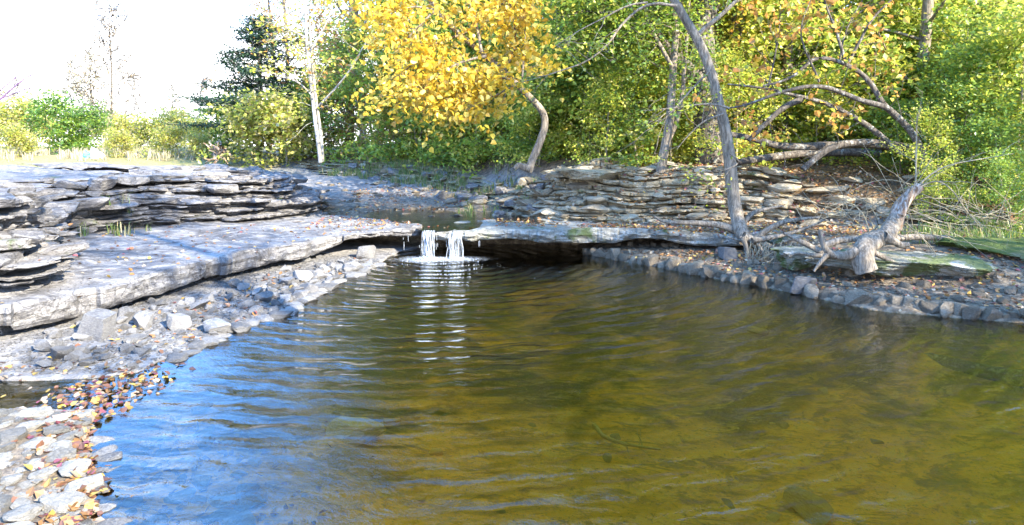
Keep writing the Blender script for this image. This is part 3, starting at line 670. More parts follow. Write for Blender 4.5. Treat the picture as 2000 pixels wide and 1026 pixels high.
tag(obj('water_drips', tubes_mesh('water_drips', lst, M['foam'])), 'thin drips of water falling from the ledge either side of the falls', 'water drips', kind='stuff')
# foam: bubbles and churned patches below the falls
Vs, Fs, off = [], [], 0
bmx = bmesh.new(); bmesh.ops.create_icosphere(bmx, subdivisions=1, radius=1); sv = np.array([v.co[:] for v in bmx.verts]); sf = np.array([[v.index for v in f.verts] for f in bmx.faces]); bmx.free()
def bub(x, y, r, h=0.45, z=0.0):
    global off
    Vs.append(sv * (r, r, r * h) + (x, y, z)); Fs.append(sf + off); off += len(sv)
for cx, cy, s, n in ((-1.5, 11.72, 0.09, 260), (-1.02, 11.76, 0.08, 150)):
    for i in range(n):
        a = rf.uniform(0, 6.28); q = abs(rf.normal()) * s * (1 + 0.8 * fbm(np.array([a * 1.3]), np.array([cx]), 3, 78)[0])
        bub(cx + 2.2 * q * math.cos(a), cy + 1.3 * q * math.sin(a) - 0.04, rf.uniform(0.004, 0.02) * math.exp(-q * 2), 0.6, max(0, rf.normal() * 0.06) * math.exp(-q * 12))
for i in range(70):                                   # drifting bubbles
    x = rf.normal() * 0.8 - 0.6; y = 11.4 - abs(rf.normal()) * 0.5
    if -2.0 < x < 1.3: bub(x, y, rf.uniform(0.003, 0.007), 0.12)
m, nt = newmat('churned froth'); p = pos(nt)
ca = N(nt, 'ShaderNodeAttribute', attribute_name='Col'); fn = noise(nt, mapping(nt, p, (1, 2.0, 1)), 13, 6, 0.72, 1.2)
al = ramp(nt, math_(nt, 'ADD', math_(nt, 'SUBTRACT', fn, 0.93), ca.outputs['Fac']), 0.0, 0.34, 0, 0.75)
d_ = N(nt, 'ShaderNodeBsdfDiffuse'); d_.inputs[0].default_value = (0.5, 0.54, 0.58, 1); t_ = N(nt, 'ShaderNodeBsdfTransparent'); x_ = N(nt, 'ShaderNodeMixShader'); o = N(nt, 'ShaderNodeOutputMaterial')
nt.links.new(al, x_.inputs[0]); nt.links.new(t_.outputs[0], x_.inputs[1]); nt.links.new(d_.outputs[0], x_.inputs[2]); nt.links.new(x_.outputs[0], o.inputs[0])
fx, fy = np.meshgrid(np.linspace(-2.3, 0.6, 110), np.linspace(10.7, 12.1, 60))
dist = np.minimum(np.hypot((fx + 1.48) / 1.6, fy - 11.72), np.hypot((fx + 1.0) / 1.6, fy - 11.76) + 0.05)
fa = np.clip(0.78 - 0.85 * dist, 0, 1); fz = 0.006 + 0.05 * np.exp(-dist / 0.07) * (0.6 + fbm(fx * 12, fy * 12, 3, 5))
tag(obj('foam', mesh_from('foam', np.stack([fx, fy, fz], -1).reshape(-1, 3), [grid_faces(60, 110)], m, np.repeat(fa.reshape(-1, 1), 3, 1), True)), 'soft white churned froth where the falls strike the pool', 'foam', kind='stuff')
tag(obj('foam', mesh_from('foam', np.vstack(Vs), [np.vstack(Fs)], M['foam'], None, True)), 'white froth and drifting bubbles on the pool below the falls', 'foam', kind='stuff')

# ------------------------------------------------------------------ leaves
QUAD = np.array([(0, 0, 0), (0.45, 0.32, 0.06), (1, 0, 0), (0.45, -0.32, 0.06)])
QF = np.array([(0, 1, 2, 3)])
HEART = np.array([(0, 0, 0), (0.05, 0.30, 0.05), (0.42, 0.42, 0.08), (1, 0, -0.06), (0.42, -0.42, 0.08), (0.05, -0.30, 0.05)])
HF = np.array([(0, 1, 2, 3), (0, 3, 4, 5)])
def leaf_mesh(name, C, size, pal, rng, mat, tmpl=QUAD, tf=QF, droop=0.3, flat=0.6, weights=None, jit=0.25):
    n = len(C)
    ax = rng.normal(size=(n, 3)); ax[:, 2] = ax[:, 2] * 0.5 - droop; ax /= np.linalg.norm(ax, axis=1)[:, None]
    up = rng.normal(size=(n, 3)) * (1 - flat); up[:, 2] += flat
    v = np.cross(up, ax); v /= np.linalg.norm(v, axis=1)[:, None] + 1e-9; w = np.cross(ax, v)
    s = size * rng.uniform(0.6, 1.25, n)
    V = C[:, None, :] + s[:, None, None] * (tmpl[None, :, 0, None] * ax[:, None, :] + tmpl[None, :, 1, None] * v[:, None, :] + tmpl[None, :, 2, None] * w[:, None, :])
    pal = np.array(pal, float); k = rng.choice(len(pal), n, p=weights)
    # neighbouring leaves share a tone
    col = pal[k] * (1 + jit * rng.normal(size=(n, 1)) * 0.6); col = np.clip(col, 0.005, 0.9)
    F_ = (tf[None] + (np.arange(n) * len(tmpl))[:, None, None]).reshape(-1, tf.shape[1])
    return mesh_from(name, V.reshape(-1, 3), [F_], mat, np.repeat(col, len(tmpl), 0))
G1, G2, G3 = (0.13, 0.24, 0.04), (0.22, 0.32, 0.035), (0.40, 0.44, 0.04)
Y1, Y2, OR, BR = (0.60, 0.53, 0.10), (0.66, 0.47, 0.06), (0.52, 0.24, 0.05), (0.32, 0.17, 0.07)
def curve(p0, d, L, n, rng, wander=0.12, trop=(0, 0, 0.0)):
    p = [np.array(p0, float)]; d = np.array(d, float); d /= np.linalg.norm(d)
    for i in range(n):
        d = d + rng.normal(size=3) * wander + np.array(trop); d /= np.linalg.norm(d); p.append(p[-1] + d * L / n)
    return np.array(p)
def interp(pts, u):
    k = u * (len(pts) - 1); i = min(int(k), len(pts) - 2); return pts[i] + (pts[i + 1] - pts[i]) * (k - i), pts[i + 1] - pts[i]
def skeleton(rng, H, r0, crown0=0.04, nb=34, bl=2.5, lean=0.05, up=0.35, tw=6, twl=0.8, tmin=0.0):
    """trunk, boughs and twigs of a tree standing at the origin; returns tubes and leaf anchor points"""
    tr = curve((0, 0, -0.3), (rng.normal() * lean, rng.normal() * lean, 1), H, 12, rng, 0.05, (0, 0, 0.04))
    out = [(tr, np.linspace(r0, r0 * 0.18, len(tr)) * np.array([1.35] + [1] * (len(tr) - 1)), 8)]; A = []
    for i in range(nb):
        u = crown0 + (1 - crown0) * (i + rng.uniform()) / nb; b, _ = interp(tr, min(u, 0.98))
        az_ = i * 2.4 + rng.normal() * 0.4; L = bl * (1 - 0.62 * max(0, u - 0.35) / 0.65) * rng.uniform(0.65, 1.2) * (0.75 + 0.5 * min(1, u * 2) if u < 0.5 else 1)
        br = curve(b, (math.cos(az_), math.sin(az_), up + 0.4 * u), L, 6, rng, 0.16, (0, 0, 0.02))
        out.append((br, np.linspace(r0 * 0.30 * (1.1 - u * 0.7), r0 * 0.05, 7), 5))
        for j in range(tw):
            c_, dd = interp(br, rng.uniform(0.25, 1)); dd = dd / np.linalg.norm(dd)
            q = curve(c_, dd + rng.normal(size=3) * 0.75, twl * rng.uniform(0.5, 1.2), 4, rng, 0.2, (0, 0, -0.04))
            out.append((q, np.linspace(max(r0 * 0.05, tmin), max(r0 * 0.015 + 0.001, tmin * 0.6), 5), 3)); A.append(q[1:])
    return out, np.vstack(A)
def clump(rng, A, per, spread, flat=0.6):
    C = np.repeat(A, per, 0); return C + rng.normal(size=C.shape) * np.array((spread, spread, spread * flat))

def make_tree(name, seed, H, r0, pal, wts, label, cat='tree', bark='bark', leafs=0.125, per=17, spread=0.22, tmpl=QUAD, tf=QF, **kw):
    rng = np.random.default_rng(seed); root = thing(name, label, cat)
    tb, A = skeleton(rng, H, r0, **kw)
    obj('trunk', tubes_mesh('trunk', tb, M[bark]), root)
    if per: obj('crown', leaf_mesh('crown', clump(rng, A, per, spread), leafs, pal, rng, M['leaf'], tmpl, tf, weights=wts), root)
    return root
used = {}
def put(root, x, y, rot, scale, label, group):
    z = height(np.array([x]), np.array([y]))[0] - 0.03
    if root.name not in used:
        used[root.name] = 1; root.location = (x, y, z); root.rotation_euler = (0, 0, rot); root.scale = (scale,) * 3
        root['label'] = label; root['group'] = group; return root
    return dup(root, (x, y, z), rot, scale, label, group)
rt = np.random.default_rng(99)
FT = {
 'green': [make_tree('forest_tree', 101, 12, 0.17, [G1, G2, G3, Y1], [.35, .4, .2, .05], ''), make_tree('forest_tree', 102, 10.5, 0.14, [G1, G2, G3], [.3, .45, .25], '', nb=26)],
 'yellow-green': [make_tree('forest_tree', 103, 12, 0.16, [G2, G3, Y1], [.3, .45, .25], ''), make_tree('forest_tree', 104, 10, 0.13, [G2, G3, Y1, OR], [.25, .4, .3, .05], '', nb=24, bl=2.8)],
 'golden': [make_tree('forest_tree', 105, 11.5, 0.16, [Y1, Y2, G3, OR], [.4, .3, .2, .1], ''), make_tree('forest_tree', 106, 13, 0.18, [Y1, Y2, OR, BR], [.45, .25, .2, .1], '', per=7)],
 'rusty': [make_tree('forest_tree', 107, 11, 0.15, [OR, BR, Y2, G2], [.35, .35, .2, .1], '', per=6)],
}
def where(x, y):
    px = 1000 + x / y * F
    for lim, w in ((560, 'beside the dark cedar'), (680, 'behind the pale twin trunks'), (800, 'behind the brown shrub'), (1040, 'behind the golden overhanging tree'), (1250, 'between golden tree and leaning tree'),
                   (1480, 'behind the leaning grey tree'), (1760, 'above the arched grey limbs'), (2050, 'above the leafy right corner')):
        if px < lim: return w
    return 'beyond the right edge of the bank'
def plant(kind, x, y, size, sc):
    t = FT[kind][int(rt.integers(len(FT[kind])))]
    w = where(x, y); d = 'front' if y < 19.5 else ('middle' if y < 26 else 'back')
    put(t, x, y, rt.uniform(0, 6.28), sc, f'{kind} forest tree of the {d} row {w}', f'{kind} trees in the {d} row {w}')
rows = [(17.3, 2.5, 1.25), (20.5, 2.7, 1.15), (25, 3.2, 1.5), (31, 4.0, 1.7), (39, 5.0, 1.7)]
for ri, (y0, dx, sc) in enumerate(rows):
    xl = -0.40 * y0 if ri < 3 else -0.37 * y0
    x = xl + rt.uniform(0, 1)
    while x < 0.95 * y0:
        y = y0 + rt.normal() * 0.8
        if -sdist(RP, np.array([x]), np.array([y]))[0] > 1.9:
            px = 1000 + x / y * F
            pr = (np.array([.03, .25, .44, .28]) if px < 780 else (np.array([.1, .35, .42, .13]) if px < 1040 else (np.array([.28, .48, .2, .04]) if px < 1450 else np.array([.32, .48, .15, .05]))))
            plant(['green', 'yellow-green', 'golden', 'rusty'][int(rt.choice(4, p=pr))], x, y, 0, sc * rt.uniform(0.85, 1.15) * (0.62 if px < 560 else (0.8 if px < 640 else 1)))
        x += dx * rt.uniform(0.7, 1.3)
# shrubs and saplings along the wood's edge
SH = {
 'green': [make_tree('shrub', 201, 2.4, 0.03, [G1, G2, G3], [.45, .4, .15], '', 'shrub', 'twig', 0.085, 12, 0.12, nb=18, bl=1.1, tw=5, twl=0.5, crown0=0.05),
           make_tree('shrub', 202, 3.0, 0.035, [G2, G1, G3], [.5, .3, .2], '', 'shrub', 'twig', 0.09, 11, 0.13, nb=20, bl=1.3, tw=5, twl=0.5, crown0=0.05)],
 'lime': [make_tree('shrub', 203, 2.2, 0.03, [G3, Y1, G2], [.5, .25, .25], '', 'shrub', 'twig', 0.08, 12, 0.12, nb=18, bl=1.1, tw=5, twl=0.5, crown0=0.05),
          make_tree('shrub', 204, 3.2, 0.035, [G3, G2, Y1], [.45, .35, .2], '', 'shrub', 'twig', 0.09, 10, 0.13, nb=20, bl=1.4, tw=5, twl=0.6, crown0=0.05)],
 'brown': [make_tree('shrub', 205, 3.2, 0.035, [BR, OR, Y1, G2], [.5, .2, .2, .1], '', 'shrub', 'twig', 0.07, 6, 0.13, nb=24, bl=1.6, tw=6, twl=0.6, crown0=0.1)],
}
def shrub(kind, x, y, sc, label=None, group=None):
    t = SH[kind][int(rt.integers(len(SH[kind])))]; w = where(x, y)
    put(t, x, y, rt.uniform(0, 6.28), sc, label or f'leafy {kind} shrub at the wood edge {w}', group or f'{kind} shrubs at the wood edge {w}')
for i in range(64):
    u = rt.uniform(0, 1); px = 500 + 1750 * u
    Y = rt.uniform(15.2, 18.5) if px > 1000 else rt.uniform(19, 25)
    x = (px - 1000) / F * Y
    s_ = -sdist(RP, np.array([x]), np.array([Y]))[0]
    if s_ < 1.7: continue
    k = 'lime' if px < 640 else ('brown' if px < 800 and rt.uniform() < 0.7 else rt.choice(['green', 'lime'], p=[.42, .58]))
    shrub(k, x, Y, rt.uniform(0.7, 1.15))
for i in range(95):
    px = rt.uniform(505, 1010) if i < 50 else rt.uniform(1000, 2060)
    Y = rt.uniform(22.5, 30) if px < 800 else (rt.uniform(19, 25) if px < 1000 else rt.uniform(17.2, 22))
    x = (px - 1000) / F * Y
    if -sdist(RP, np.array([x]), np.array([Y]))[0] < 1.7: continue
    k = rt.choice(['lime', 'green'], p=[.7, .3]) if px < 650 else ('brown' if px < 810 and rt.uniform() < 0.65 else rt.choice(['green', 'lime'], p=[.4, .6]))
    shrub(k, x, Y, rt.uniform(1.2, 2.0))
for px, Y, sc in ((1900, 12.6, 0.85), (1960, 11.9, 0.75), (1990, 13.0, 1.15), (1860, 13.4, 0.9), (1830, 12.3, 0.6), (1940, 14, 1.2), (2040, 12.2, 1.1), (1760, 14.0, 0.7), (1900, 14.8, 1.25), (2080, 13.5, 1.4), (1980, 10.9, 0.45), (1840, 11.5, 0.4)):
    shrub('green' if rt.uniform() < 0.75 else 'lime', (px - 1000) / F * Y, Y, sc, 'dense green bush filling the right corner above the mossy slab', 'bushes in the right corner')
# unseen trees right of and behind the view, placed to cast shade
for x, y, sc in ((6.5, -0.8, 1.15), (12.8, 1.0, 1.1), (14.8, 3.0, 1.25), (17, 11, 0.8), (20, 14, 1.0)):
    put(FT['golden'][1] if x < 9 else FT['green'][int(rt.integers(2))], x, y, rt.uniform(0, 6.28), sc, 'unseen forest tree placed out of view to shade the banks', 'unseen shade trees out of view')

# ------------------------------------------------------------------ the trees that stand out
def taper(n, a, b): return np.linspace(a, b, n)
def limb(pts, Y, r0, r1, n=None, sides=8, yj=0.0, rng=None):
    p = PL(pts, Y); 
    if rng is not None and yj: p[:, 1] += np.linspace(0, 1, len(p)) * yj
    c, _ = resample(p, n=n or max(8, len(p) * 4), smooth=2); return (c, taper(len(c), r0, r1), sides)
def twigs(rng, limbs, n, L, r, down=-0.02, lvl2=2, frm=0.2, side=0.8):
    out, A = [], []
    for i in range(n):
        lb = limbs[int(rng.integers(len(limbs)))][0]; c_, dd = interp(lb, rng.uniform(frm, 1)); dd = dd / (np.linalg.norm(dd) + 1e-9)
        q = curve(c_, dd + rng.normal(size=3) * side, L * rng.uniform(0.4, 1.3), 6, rng, 0.16, (0, 0, down))
        out.append((q, taper(7, r, r * 0.25), 4)); A.append(q[2:])
        for j in range(lvl2):
            c2, d2 = interp(q, rng.uniform(0.3, 0.95)); d2 = d2 / (np.linalg.norm(d2) + 1e-9)
            q2 = curve(c2, d2 + rng.normal(size=3) * 0.8, L * 0.45 * rng.uniform(0.4, 1.2), 4, rng, 0.18, (0, 0, down))
            out.append((q2, taper(5, r * 0.45, r * 0.12), 3)); A.append(q2[1:])
    return out, (np.vstack(A) if A else None)
def named_tree(name, label, cat, base, limbs, bark, crown=None, bumpy=0.12, group=None, extra=None):
    root = thing(name, label, cat, tuple(base), group)
    b = np.array(base)
    obj('trunk', tubes_mesh('trunk', [(q[0] - b, *q[1:]) for q in limbs], M[bark], bumpy=bumpy), root)
    for nm, tb, bk in (extra or []):
        obj(nm, tubes_mesh(nm, [(q[0] - b, *q[1:]) for q in tb], M[bk]), root)
    if crown is not None:
        C, size, pal, wts, tm, tf, rng, droop = crown
        obj('crown', leaf_mesh('crown', C - b, size, pal, rng, M['leaf'], tm, tf, droop=droop, weights=wts), root)
    return root
r = np.random.default_rng(301)
# leaning grey tree on the right ledge
T = limb([(1458, 470, 11.5), (1444, 445, 11.7), (1434, 400), (1427, 330), (1419, 260), (1402, 195), (1386, 130), (1362, 75), (1330, 25), (1300, -30), (1270, -120), (1240, -260), (1225, -420)], 11.9, 0.125, 0.03, n=60, sides=12)
Lm = [limb([(1322, 12), (1265, 4), (1215, 45), (1190, 85), (1150, 120), (1100, 137), (1060, 150), (1020, 160)], 11.6, 0.03, 0.007, sides=6),
      limb([(1265, 5), (1225, 10), (1180, 35), (1130, 60), (1085, 90)], 11.4, 0.02, 0.005, sides=6),
      limb([(1425, 212), (1400, 204), (1370, 203), (1310, 212), (1250, 217)], 11.6, 0.022, 0.005, sides=6),
      limb([(1414, 222), (1372, 236), (1335, 275), (1322, 292)], 11.6, 0.02, 0.005, sides=6),
      limb([(1386, 140), (1345, 180), (1310, 222), (1272, 252)], 11.5, 0.02, 0.005, sides=6),
      limb([(1360, 70), (1420, 20), (1480, -40), (1560, -110)], 12.2, 0.05, 0.015, sides=6),
      limb([(1425, 300), (1450, 318), (1410, 335)], 11.6, 0.018, 0.005, sides=6),
      limb([(1300, -30), (1200, -90), (1100, -140), (1000, -160)], 11.6, 0.05, 0.012, sides=6),
      limb([(1290, -60), (1330, -160), (1400, -260)], 12.4, 0.05, 0.012, sides=6)]
RT = [limb([(1446, 455), (1416, 441), (1378, 436), (1336, 435), (1297, 435), (1278, 423)], 11.75, 0.075, 0.02),
      limb([(1452, 462), (1490, 476), (1515, 487), (1540, 505)], 11.3, 0.085, 0.02), limb([(1476, 465), (1519, 436), (1555, 429), (1600, 425)], 11.5, 0.06, 0.02),
      limb([(1448, 440), (1471, 414), (1500, 408), (1530, 402)], 11.9, 0.055, 0.015), limb([(1470, 470), (1530, 460), (1580, 445), (1610, 430)], 11.2, 0.05, 0.015),
      limb([(1450, 462), (1460, 490), (1456, 515), (1462, 530)], 11.2, 0.05, 0.012), limb([(1480, 476), (1495, 500), (1478, 520)], 11.1, 0.03, 0.008), limb([(1460, 470), (1440, 470), (1420, 462)], 11.4, 0.03, 0.008)]
fib = []
for i in range(46):
    x0 = r.uniform(1455, 1570); fib.append(limb([(x0, r.uniform(470, 495)), (x0 + r.normal() * 14, r.uniform(500, 515)), (x0 + r.normal() * 30, r.uniform(520, 532))], 10.9 - 0.004 * (x0 - 1455), 0.007, 0.002, n=8, sides=4))
tw, A = twigs(r, Lm, 70, 0.8, 0.007)
cr = clump(r, A[r.uniform(size=len(A)) < 0.22], 5, 0.14)
named_tree('leaning_tree', 'slender leaning grey tree rooted on the ledge with bare pale branches', 'tree', P(1450, 458, 11.7), [T] + Lm + tw, 'bark',
    (cr, 0.085, [G2, G3, Y1], [.45, .35, .2], QUAD, QF, r, 0.3), extra=[('root', RT, 'bark'), ('root_fibres', fib, 'twig')])
# thick dark trunk behind it
r = np.random.default_rng(302)
T = limb([(1388, 318), (1386, 250), (1377, 170), (1371, 100), (1368, 40), (1382, -20), (1390, -120), (1385, -280), (1380, -420)], 15.6, 0.37, 0.10, n=50, sides=14)
Lm = [limb([(1380, 170), (1345, 132), (1310, 108), (1282, 66), (1255, 25), (1235, -40), (1200, -150)], 15.4, 0.17, 0.05), limb([(1372, 60), (1420, -40), (1500, -160)], 15.8, 0.14, 0.04), limb([(1385, -60), (1340, -160), (1280, -300)], 15.4, 0.12, 0.03),
      limb([(1270, 45), (1225, 20), (1160, 25), (1090, 20)], 15.2, 0.05, 0.015)]
tw, A = twigs(r, Lm + [(T[0][20:], 0)], 120, 1.8, 0.014)
named_tree('thick_tree', 'thick dark furrowed trunk standing just behind the leaning grey tree', 'tree', P(1388, 316, 15.6), [T] + Lm + tw, 'dark_bark', (clump(r, A, 14, 0.3), 0.12, [G2, G3, Y1, G1], [.4, .3, .1, .2], QUAD, QF, r, 0.3))
# smaller forked tree to its left
r = np.random.default_rng(303)
T = limb([(1290, 338), (1298, 292), (1309, 235), (1312, 165), (1318, 100), (1321, 40), (1326, -40), (1335, -160)], 14.3, 0.105, 0.045, n=40, sides=10)
Lm = [limb([(1300, 285), (1322, 240), (1332, 190), (1338, 120), (1344, 40), (1350, -60)], 14.4, 0.06, 0.02), limb([(1312, 130), (1290, 90), (1262, 40), (1250, -40)], 14.2, 0.05, 0.015)]
tw, A = twigs(r, Lm + [(T[0][14:], 0)], 90, 1.3, 0.01)
named_tree('forked_tree', 'dim forked tree on the wall top left of the thick dark trunk', 'tree', P(1290, 336, 14.3), [T] + Lm + tw, 'bark', (clump(r, A, 7, 0.17), 0.09, [G2, G1, G3], [.45, .3, .25], QUAD, QF, r, 0.3))
# golden tree with heart-shaped leaves
r = np.random.default_rng(304)
T = limb([(1032, 336), (1040, 312), (1052, 285), (1066, 245), (1062, 220), (1048, 203), (1030, 186), (995, 150), (950, 110), (900, 70), (850, 20), (810, -50), (790, -150)], 13.0, 0.082, 0.03, n=50, sides=10)
kn = limb([(1036, 330), (1022, 326), (1012, 322), (1006, 330)], 12.95, 0.085, 0.04)
Lm = [limb([(1000, 155), (960, 150), (900, 170), (850, 200)], 12.5, 0.03, 0.008), limb([(950, 110), (900, 120), (830, 160), (780, 190)], 12.3, 0.03, 0.008), limb([(900, 70), (850, 80), (790, 140), (750, 180)], 12.6, 0.03, 0.008),
      limb([(985, 140), (1010, 90), (1000, 20), (980, -60)], 12.8, 0.03, 0.01), limb([(940, 100), (930, 40), (900, -40), (880, -120)], 12.4, 0.03, 0.01), limb([(850, 20), (810, 60), (770, 100)], 12.2, 0.025, 0.007), limb([(1010, 165), (990, 175), (950, 195), (910, 215)], 12.2, 0.02, 0.006),
      limb([(1020, 178), (1020, 140), (1028, 80), (1020, 20)], 12.6, 0.025, 0.007), limb([(850, 20), (800, 10), (750, 40)], 12.3, 0.025, 0.007), limb([(800, -50), (740, -60), (690, -20)], 12.6, 0.025, 0.007), limb([(900, 70), (960, 20), (1040, -30), (1100, -90)], 12.9, 0.03, 0.008)]
tw, A = twigs(r, Lm, 200, 0.62, 0.006, -0.04, lvl2=1, frm=0.1)
named_tree('golden_tree', 'crooked leaning tree with a mass of large golden leaves over the stream', 'tree', P(1032, 334, 13.0), [T, kn] + Lm + tw, 'bark',
    (clump(r, A[r.uniform(size=len(A)) < 0.58], 6, 0.25), 0.11, [(0.68, 0.48, 0.04), (0.58, 0.34, 0.03), (0.72, 0.56, 0.12), (0.45, 0.38, 0.04)], [.45, .2, .2, .15], HEART, HF, r, 0.75))
# arched bare limbs
r = np.random.default_rng(305)
AR = [limb([(1815, 330), (1786, 262), (1751, 226), (1726, 207), (1705, 168), (1684, 144), (1653, 126), (1625, 116), (1597, 112), (1575, 126), (1554, 147), (1526, 160), (1490, 168)], 12.6, 0.08, 0.018, sides=8),
      limb([(1740, 216), (1726, 207), (1681, 197), (1646, 182), (1618, 171), (1582, 168), (1551, 174), (1519, 182), (1481, 197), (1446, 209), (1411, 212)], 12.3, 0.058, 0.015),
      limb([(1760, 300), (1730, 274), (1705, 253), (1674, 232), (1625, 207), (1586, 193), (1547, 186), (1505, 174), (1456, 168), (1421, 165)], 12.8, 0.065, 0.016),
      limb([(1566, 194), (1533, 207), (1505, 232), (1477, 260), (1462, 275)], 12.7, 0.06, 0.04),
      limb([(1653, 126), (1645, 100), (1630, 50), (1612, 12), (1600, -60)], 12.5, 0.035, 0.01), limb([(1657, 122), (1680, 80), (1700, 40), (1740, 0), (1800, -50)], 12.4, 0.03, 0.01),
      limb([(1600, 160), (1590, 135), (1568, 90), (1562, 50), (1588, -10)], 12.3, 0.022, 0.008), limb([(1640, 118), (1650, 60), (1690, -10)], 12.7, 0.02, 0.008), limb([(1500, 170), (1512, 120), (1522, 60), (1524, 10)], 12.7, 0.02, 0.007)]
tw, A = twigs(r, AR, 95, 0.9, 0.007, 0.03)
named_tree('arched_tree', 'dark bowed tree with bare limbs arching left over the leafy slope', 'tree', P(1800, 330, 12.6), AR + tw, 'dark_bark', (clump(r, A[r.uniform(size=len(A)) < 0.2], 3, 0.1), 0.12, [OR, Y2, (0.45, 0.22, 0.05), G3], [.35, .3, .15, .2], HEART, HF, r, 0.7))
r = np.random.default_rng(306)
lg = [limb([(1790, 296), (1761, 288), (1698, 279), (1625, 284), (1561, 287), (1516, 285), (1484, 275), (1453, 267), (1425, 263)], 13.2, 0.105, 0.055), limb([(1700, 278), (1646, 281), (1618, 291), (1593, 309), (1568, 331)], 12.9, 0.07, 0.06)]
named_tree('fallen_log', 'long dark fallen trunk lying level below the arching limbs', 'log', P(1761, 290, 13.2), lg + twigs(r, lg, 12, 0.6, 0.01)[0], 'dark_bark')
lg = [limb([(1720, 300, 14.2), (1650, 296, 14.4), (1560, 300, 14.4), (1470, 312, 14.0), (1440, 318, 13.8)], 14.0, 0.10, 0.07)]
named_tree('fallen_log', 'old brown rotting log half buried behind the leaning grey tree', 'log', P(1560, 305, 14.3), lg, 'dark_bark')
# twisted stump on the mossy slab
r = np.random.default_rng(307)
S = [(resample(PL([(1690, 528, 8.95), (1682, 508, 8.95), (1684, 488, 9.0), (1702, 470, 9.1), (1722, 464, 9.2), (1736, 454, 9.35), (1747, 432, 9.5), (1757, 405, 9.55), (1770, 385, 9.6), (1783, 373, 9.65), (1796, 366, 9.7)], 9.5), n=48)[0], np.interp(np.linspace(0, 1, 48), [0, .1, .2, .35, .5, .6, .8, .93, 1], [.13, .135, .13, .12, .115, .11, .085, .04, .01]), 12),
     limb([(1672, 492), (1650, 500), (1628, 500), (1612, 490), (1604, 470), (1602, 450)], 8.95, 0.07, 0.03), limb([(1612, 480), (1630, 470), (1660, 467), (1690, 466)], 9.2, 0.05, 0.035), limb([(1725, 462), (1745, 470), (1760, 480), (1775, 478)], 9.1, 0.08, 0.03),
     limb([(1608, 494), (1590, 485), (1560, 470), (1530, 455)], 9.3, 0.05, 0.02), limb([(1622, 500), (1590, 500), (1560, 492), (1540, 500)], 9.2, 0.04, 0.015), limb([(1616, 496), (1600, 515), (1590, 530)], 8.95, 0.04, 0.015),
     limb([(1740, 466), (1800, 462), (1880, 468), (1930, 484), (1990, 496)], 10.2, 0.05, 0.035), limb([(1700, 490), (1720, 500), (1745, 512), (1758, 522)], 9.0, 0.05, 0.02)]
dead = []
for i in range(34):
    a = r.uniform(-0.5, 2.7) if i < 22 else r.uniform(-1.2, 0.2); L = r.uniform(0.5, 1.5)
    st_ = P(r.uniform(1740, 1800), r.uniform(365, 460), 9.6)
    dead.append((curve(st_, (math.cos(a), r.normal() * 0.4 - 0.2, math.sin(a) * 0.8 + 0.2), L, 9, r, 0.12, (0.02, 0, -0.07)), taper(10, 0.007, 0.002), 4))
dead += [limb(q, 9.6, 0.014, 0.004, sides=5) for q in ([(1790, 370), (1810, 345), (1850, 322), (1910, 312), (1980, 300)], [(1792, 368), (1830, 350), (1862, 372), (1885, 410), (1920, 450)], [(1788, 372), (1790, 300), (1791, 220)], [(1700, 470), (1690, 420), (1660, 392), (1620, 400)], [(1668, 490), (1664, 540), (1655, 575)], [(1690, 460), (1720, 440), (1700, 400), (1660, 380)])]
dt, _ = twigs(r, dead[-6:], 40, 0.5, 0.005, -0.03)
named_tree('twisted_stump', 'twisted snapped stump with looping roots gripping the mossy slab', 'stump', P(1690, 522, 9.45), S, 'bark', bumpy=0.3, extra=[('dead_branches', dead + dt, 'twig'), ('snapped_top', [limb([(1745, 446), (1750, 428), (1759, 405), (1771, 386), (1784, 374), (1797, 365)], 9.5, 0.11, 0.065, n=24, sides=12), limb([(1760, 420), (1768, 398), (1778, 378), (1782, 366)], 9.4, 0.06, 0.02, sides=7)], 'dead_wood')])
# dry brushwood on the slope
r = np.random.default_rng(308)
for px, py, Y, n, w in ((1640, 425, 10.6, 26, 'tangled pale brushwood arching over the slope left of the twisted stump'), (1900, 420, 10.3, 24, 'tangled pale brushwood over the mossy slab at the right edge'), (1215, 430, 12.9, 8, 'dry root tuft hanging down the rock wall'), (1380, 385, 12.9, 9, 'dry broken stems leaning on the wall left of the leaning tree')):
    b = P(px, py, Y); ls = []
    for i in range(n):
        a = r.uniform(0.1, 3.0); ls.append((curve(b + r.normal(size=3) * np.array((0.5, 0.2, 0.1)) * (n / 40), (math.cos(a), r.normal() * 0.5, abs(math.sin(a)) * 0.8), r.uniform(0.4, 1.3) * (0.4 + 0.6 * n / 40), 8, r, 0.14, (0, 0, -0.06)), taper(9, 0.0065, 0.002), 4))
    o = obj('brushwood', tubes_mesh('brushwood', ls, M['twig'])); tag(o, w, 'brushwood')
# pale twin trunks by the stream
r = np.random.default_rng(309)
T = [limb([(626, 318), (622, 280), (613, 220), (606, 150), (598, 80), (597, 20), (592, -60), (585, -180)], 22, 0.065, 0.03, sides=10), limb([(630, 316), (628, 270), (620, 215), (613, 160), (607, 90), (604, 40), (610, -40)], 22.2, 0.06, 0.025, sides=10)]
Lm = [limb([(600, 75), (575, 62), (545, 50)], 21.8, 0.03, 0.01), limb([(606, 100), (630, 60), (650, 20), (655, -40)], 22, 0.03, 0.01), limb([(612, 190), (580, 155), (540, 150)], 21.8, 0.025, 0.01), limb([(598, 40), (640, -10), (690, -60)], 22, 0.04, 0.01),
      limb([(614, 215, 22), (650, 180, 21.6), (690, 130, 21), (720, 70, 20.5), (760, 52, 20.5), (800, 65, 20.5)], 20.5, 0.04, 0.012)]
tw, A = twigs(r, Lm + T, 70, 1.3, 0.010)
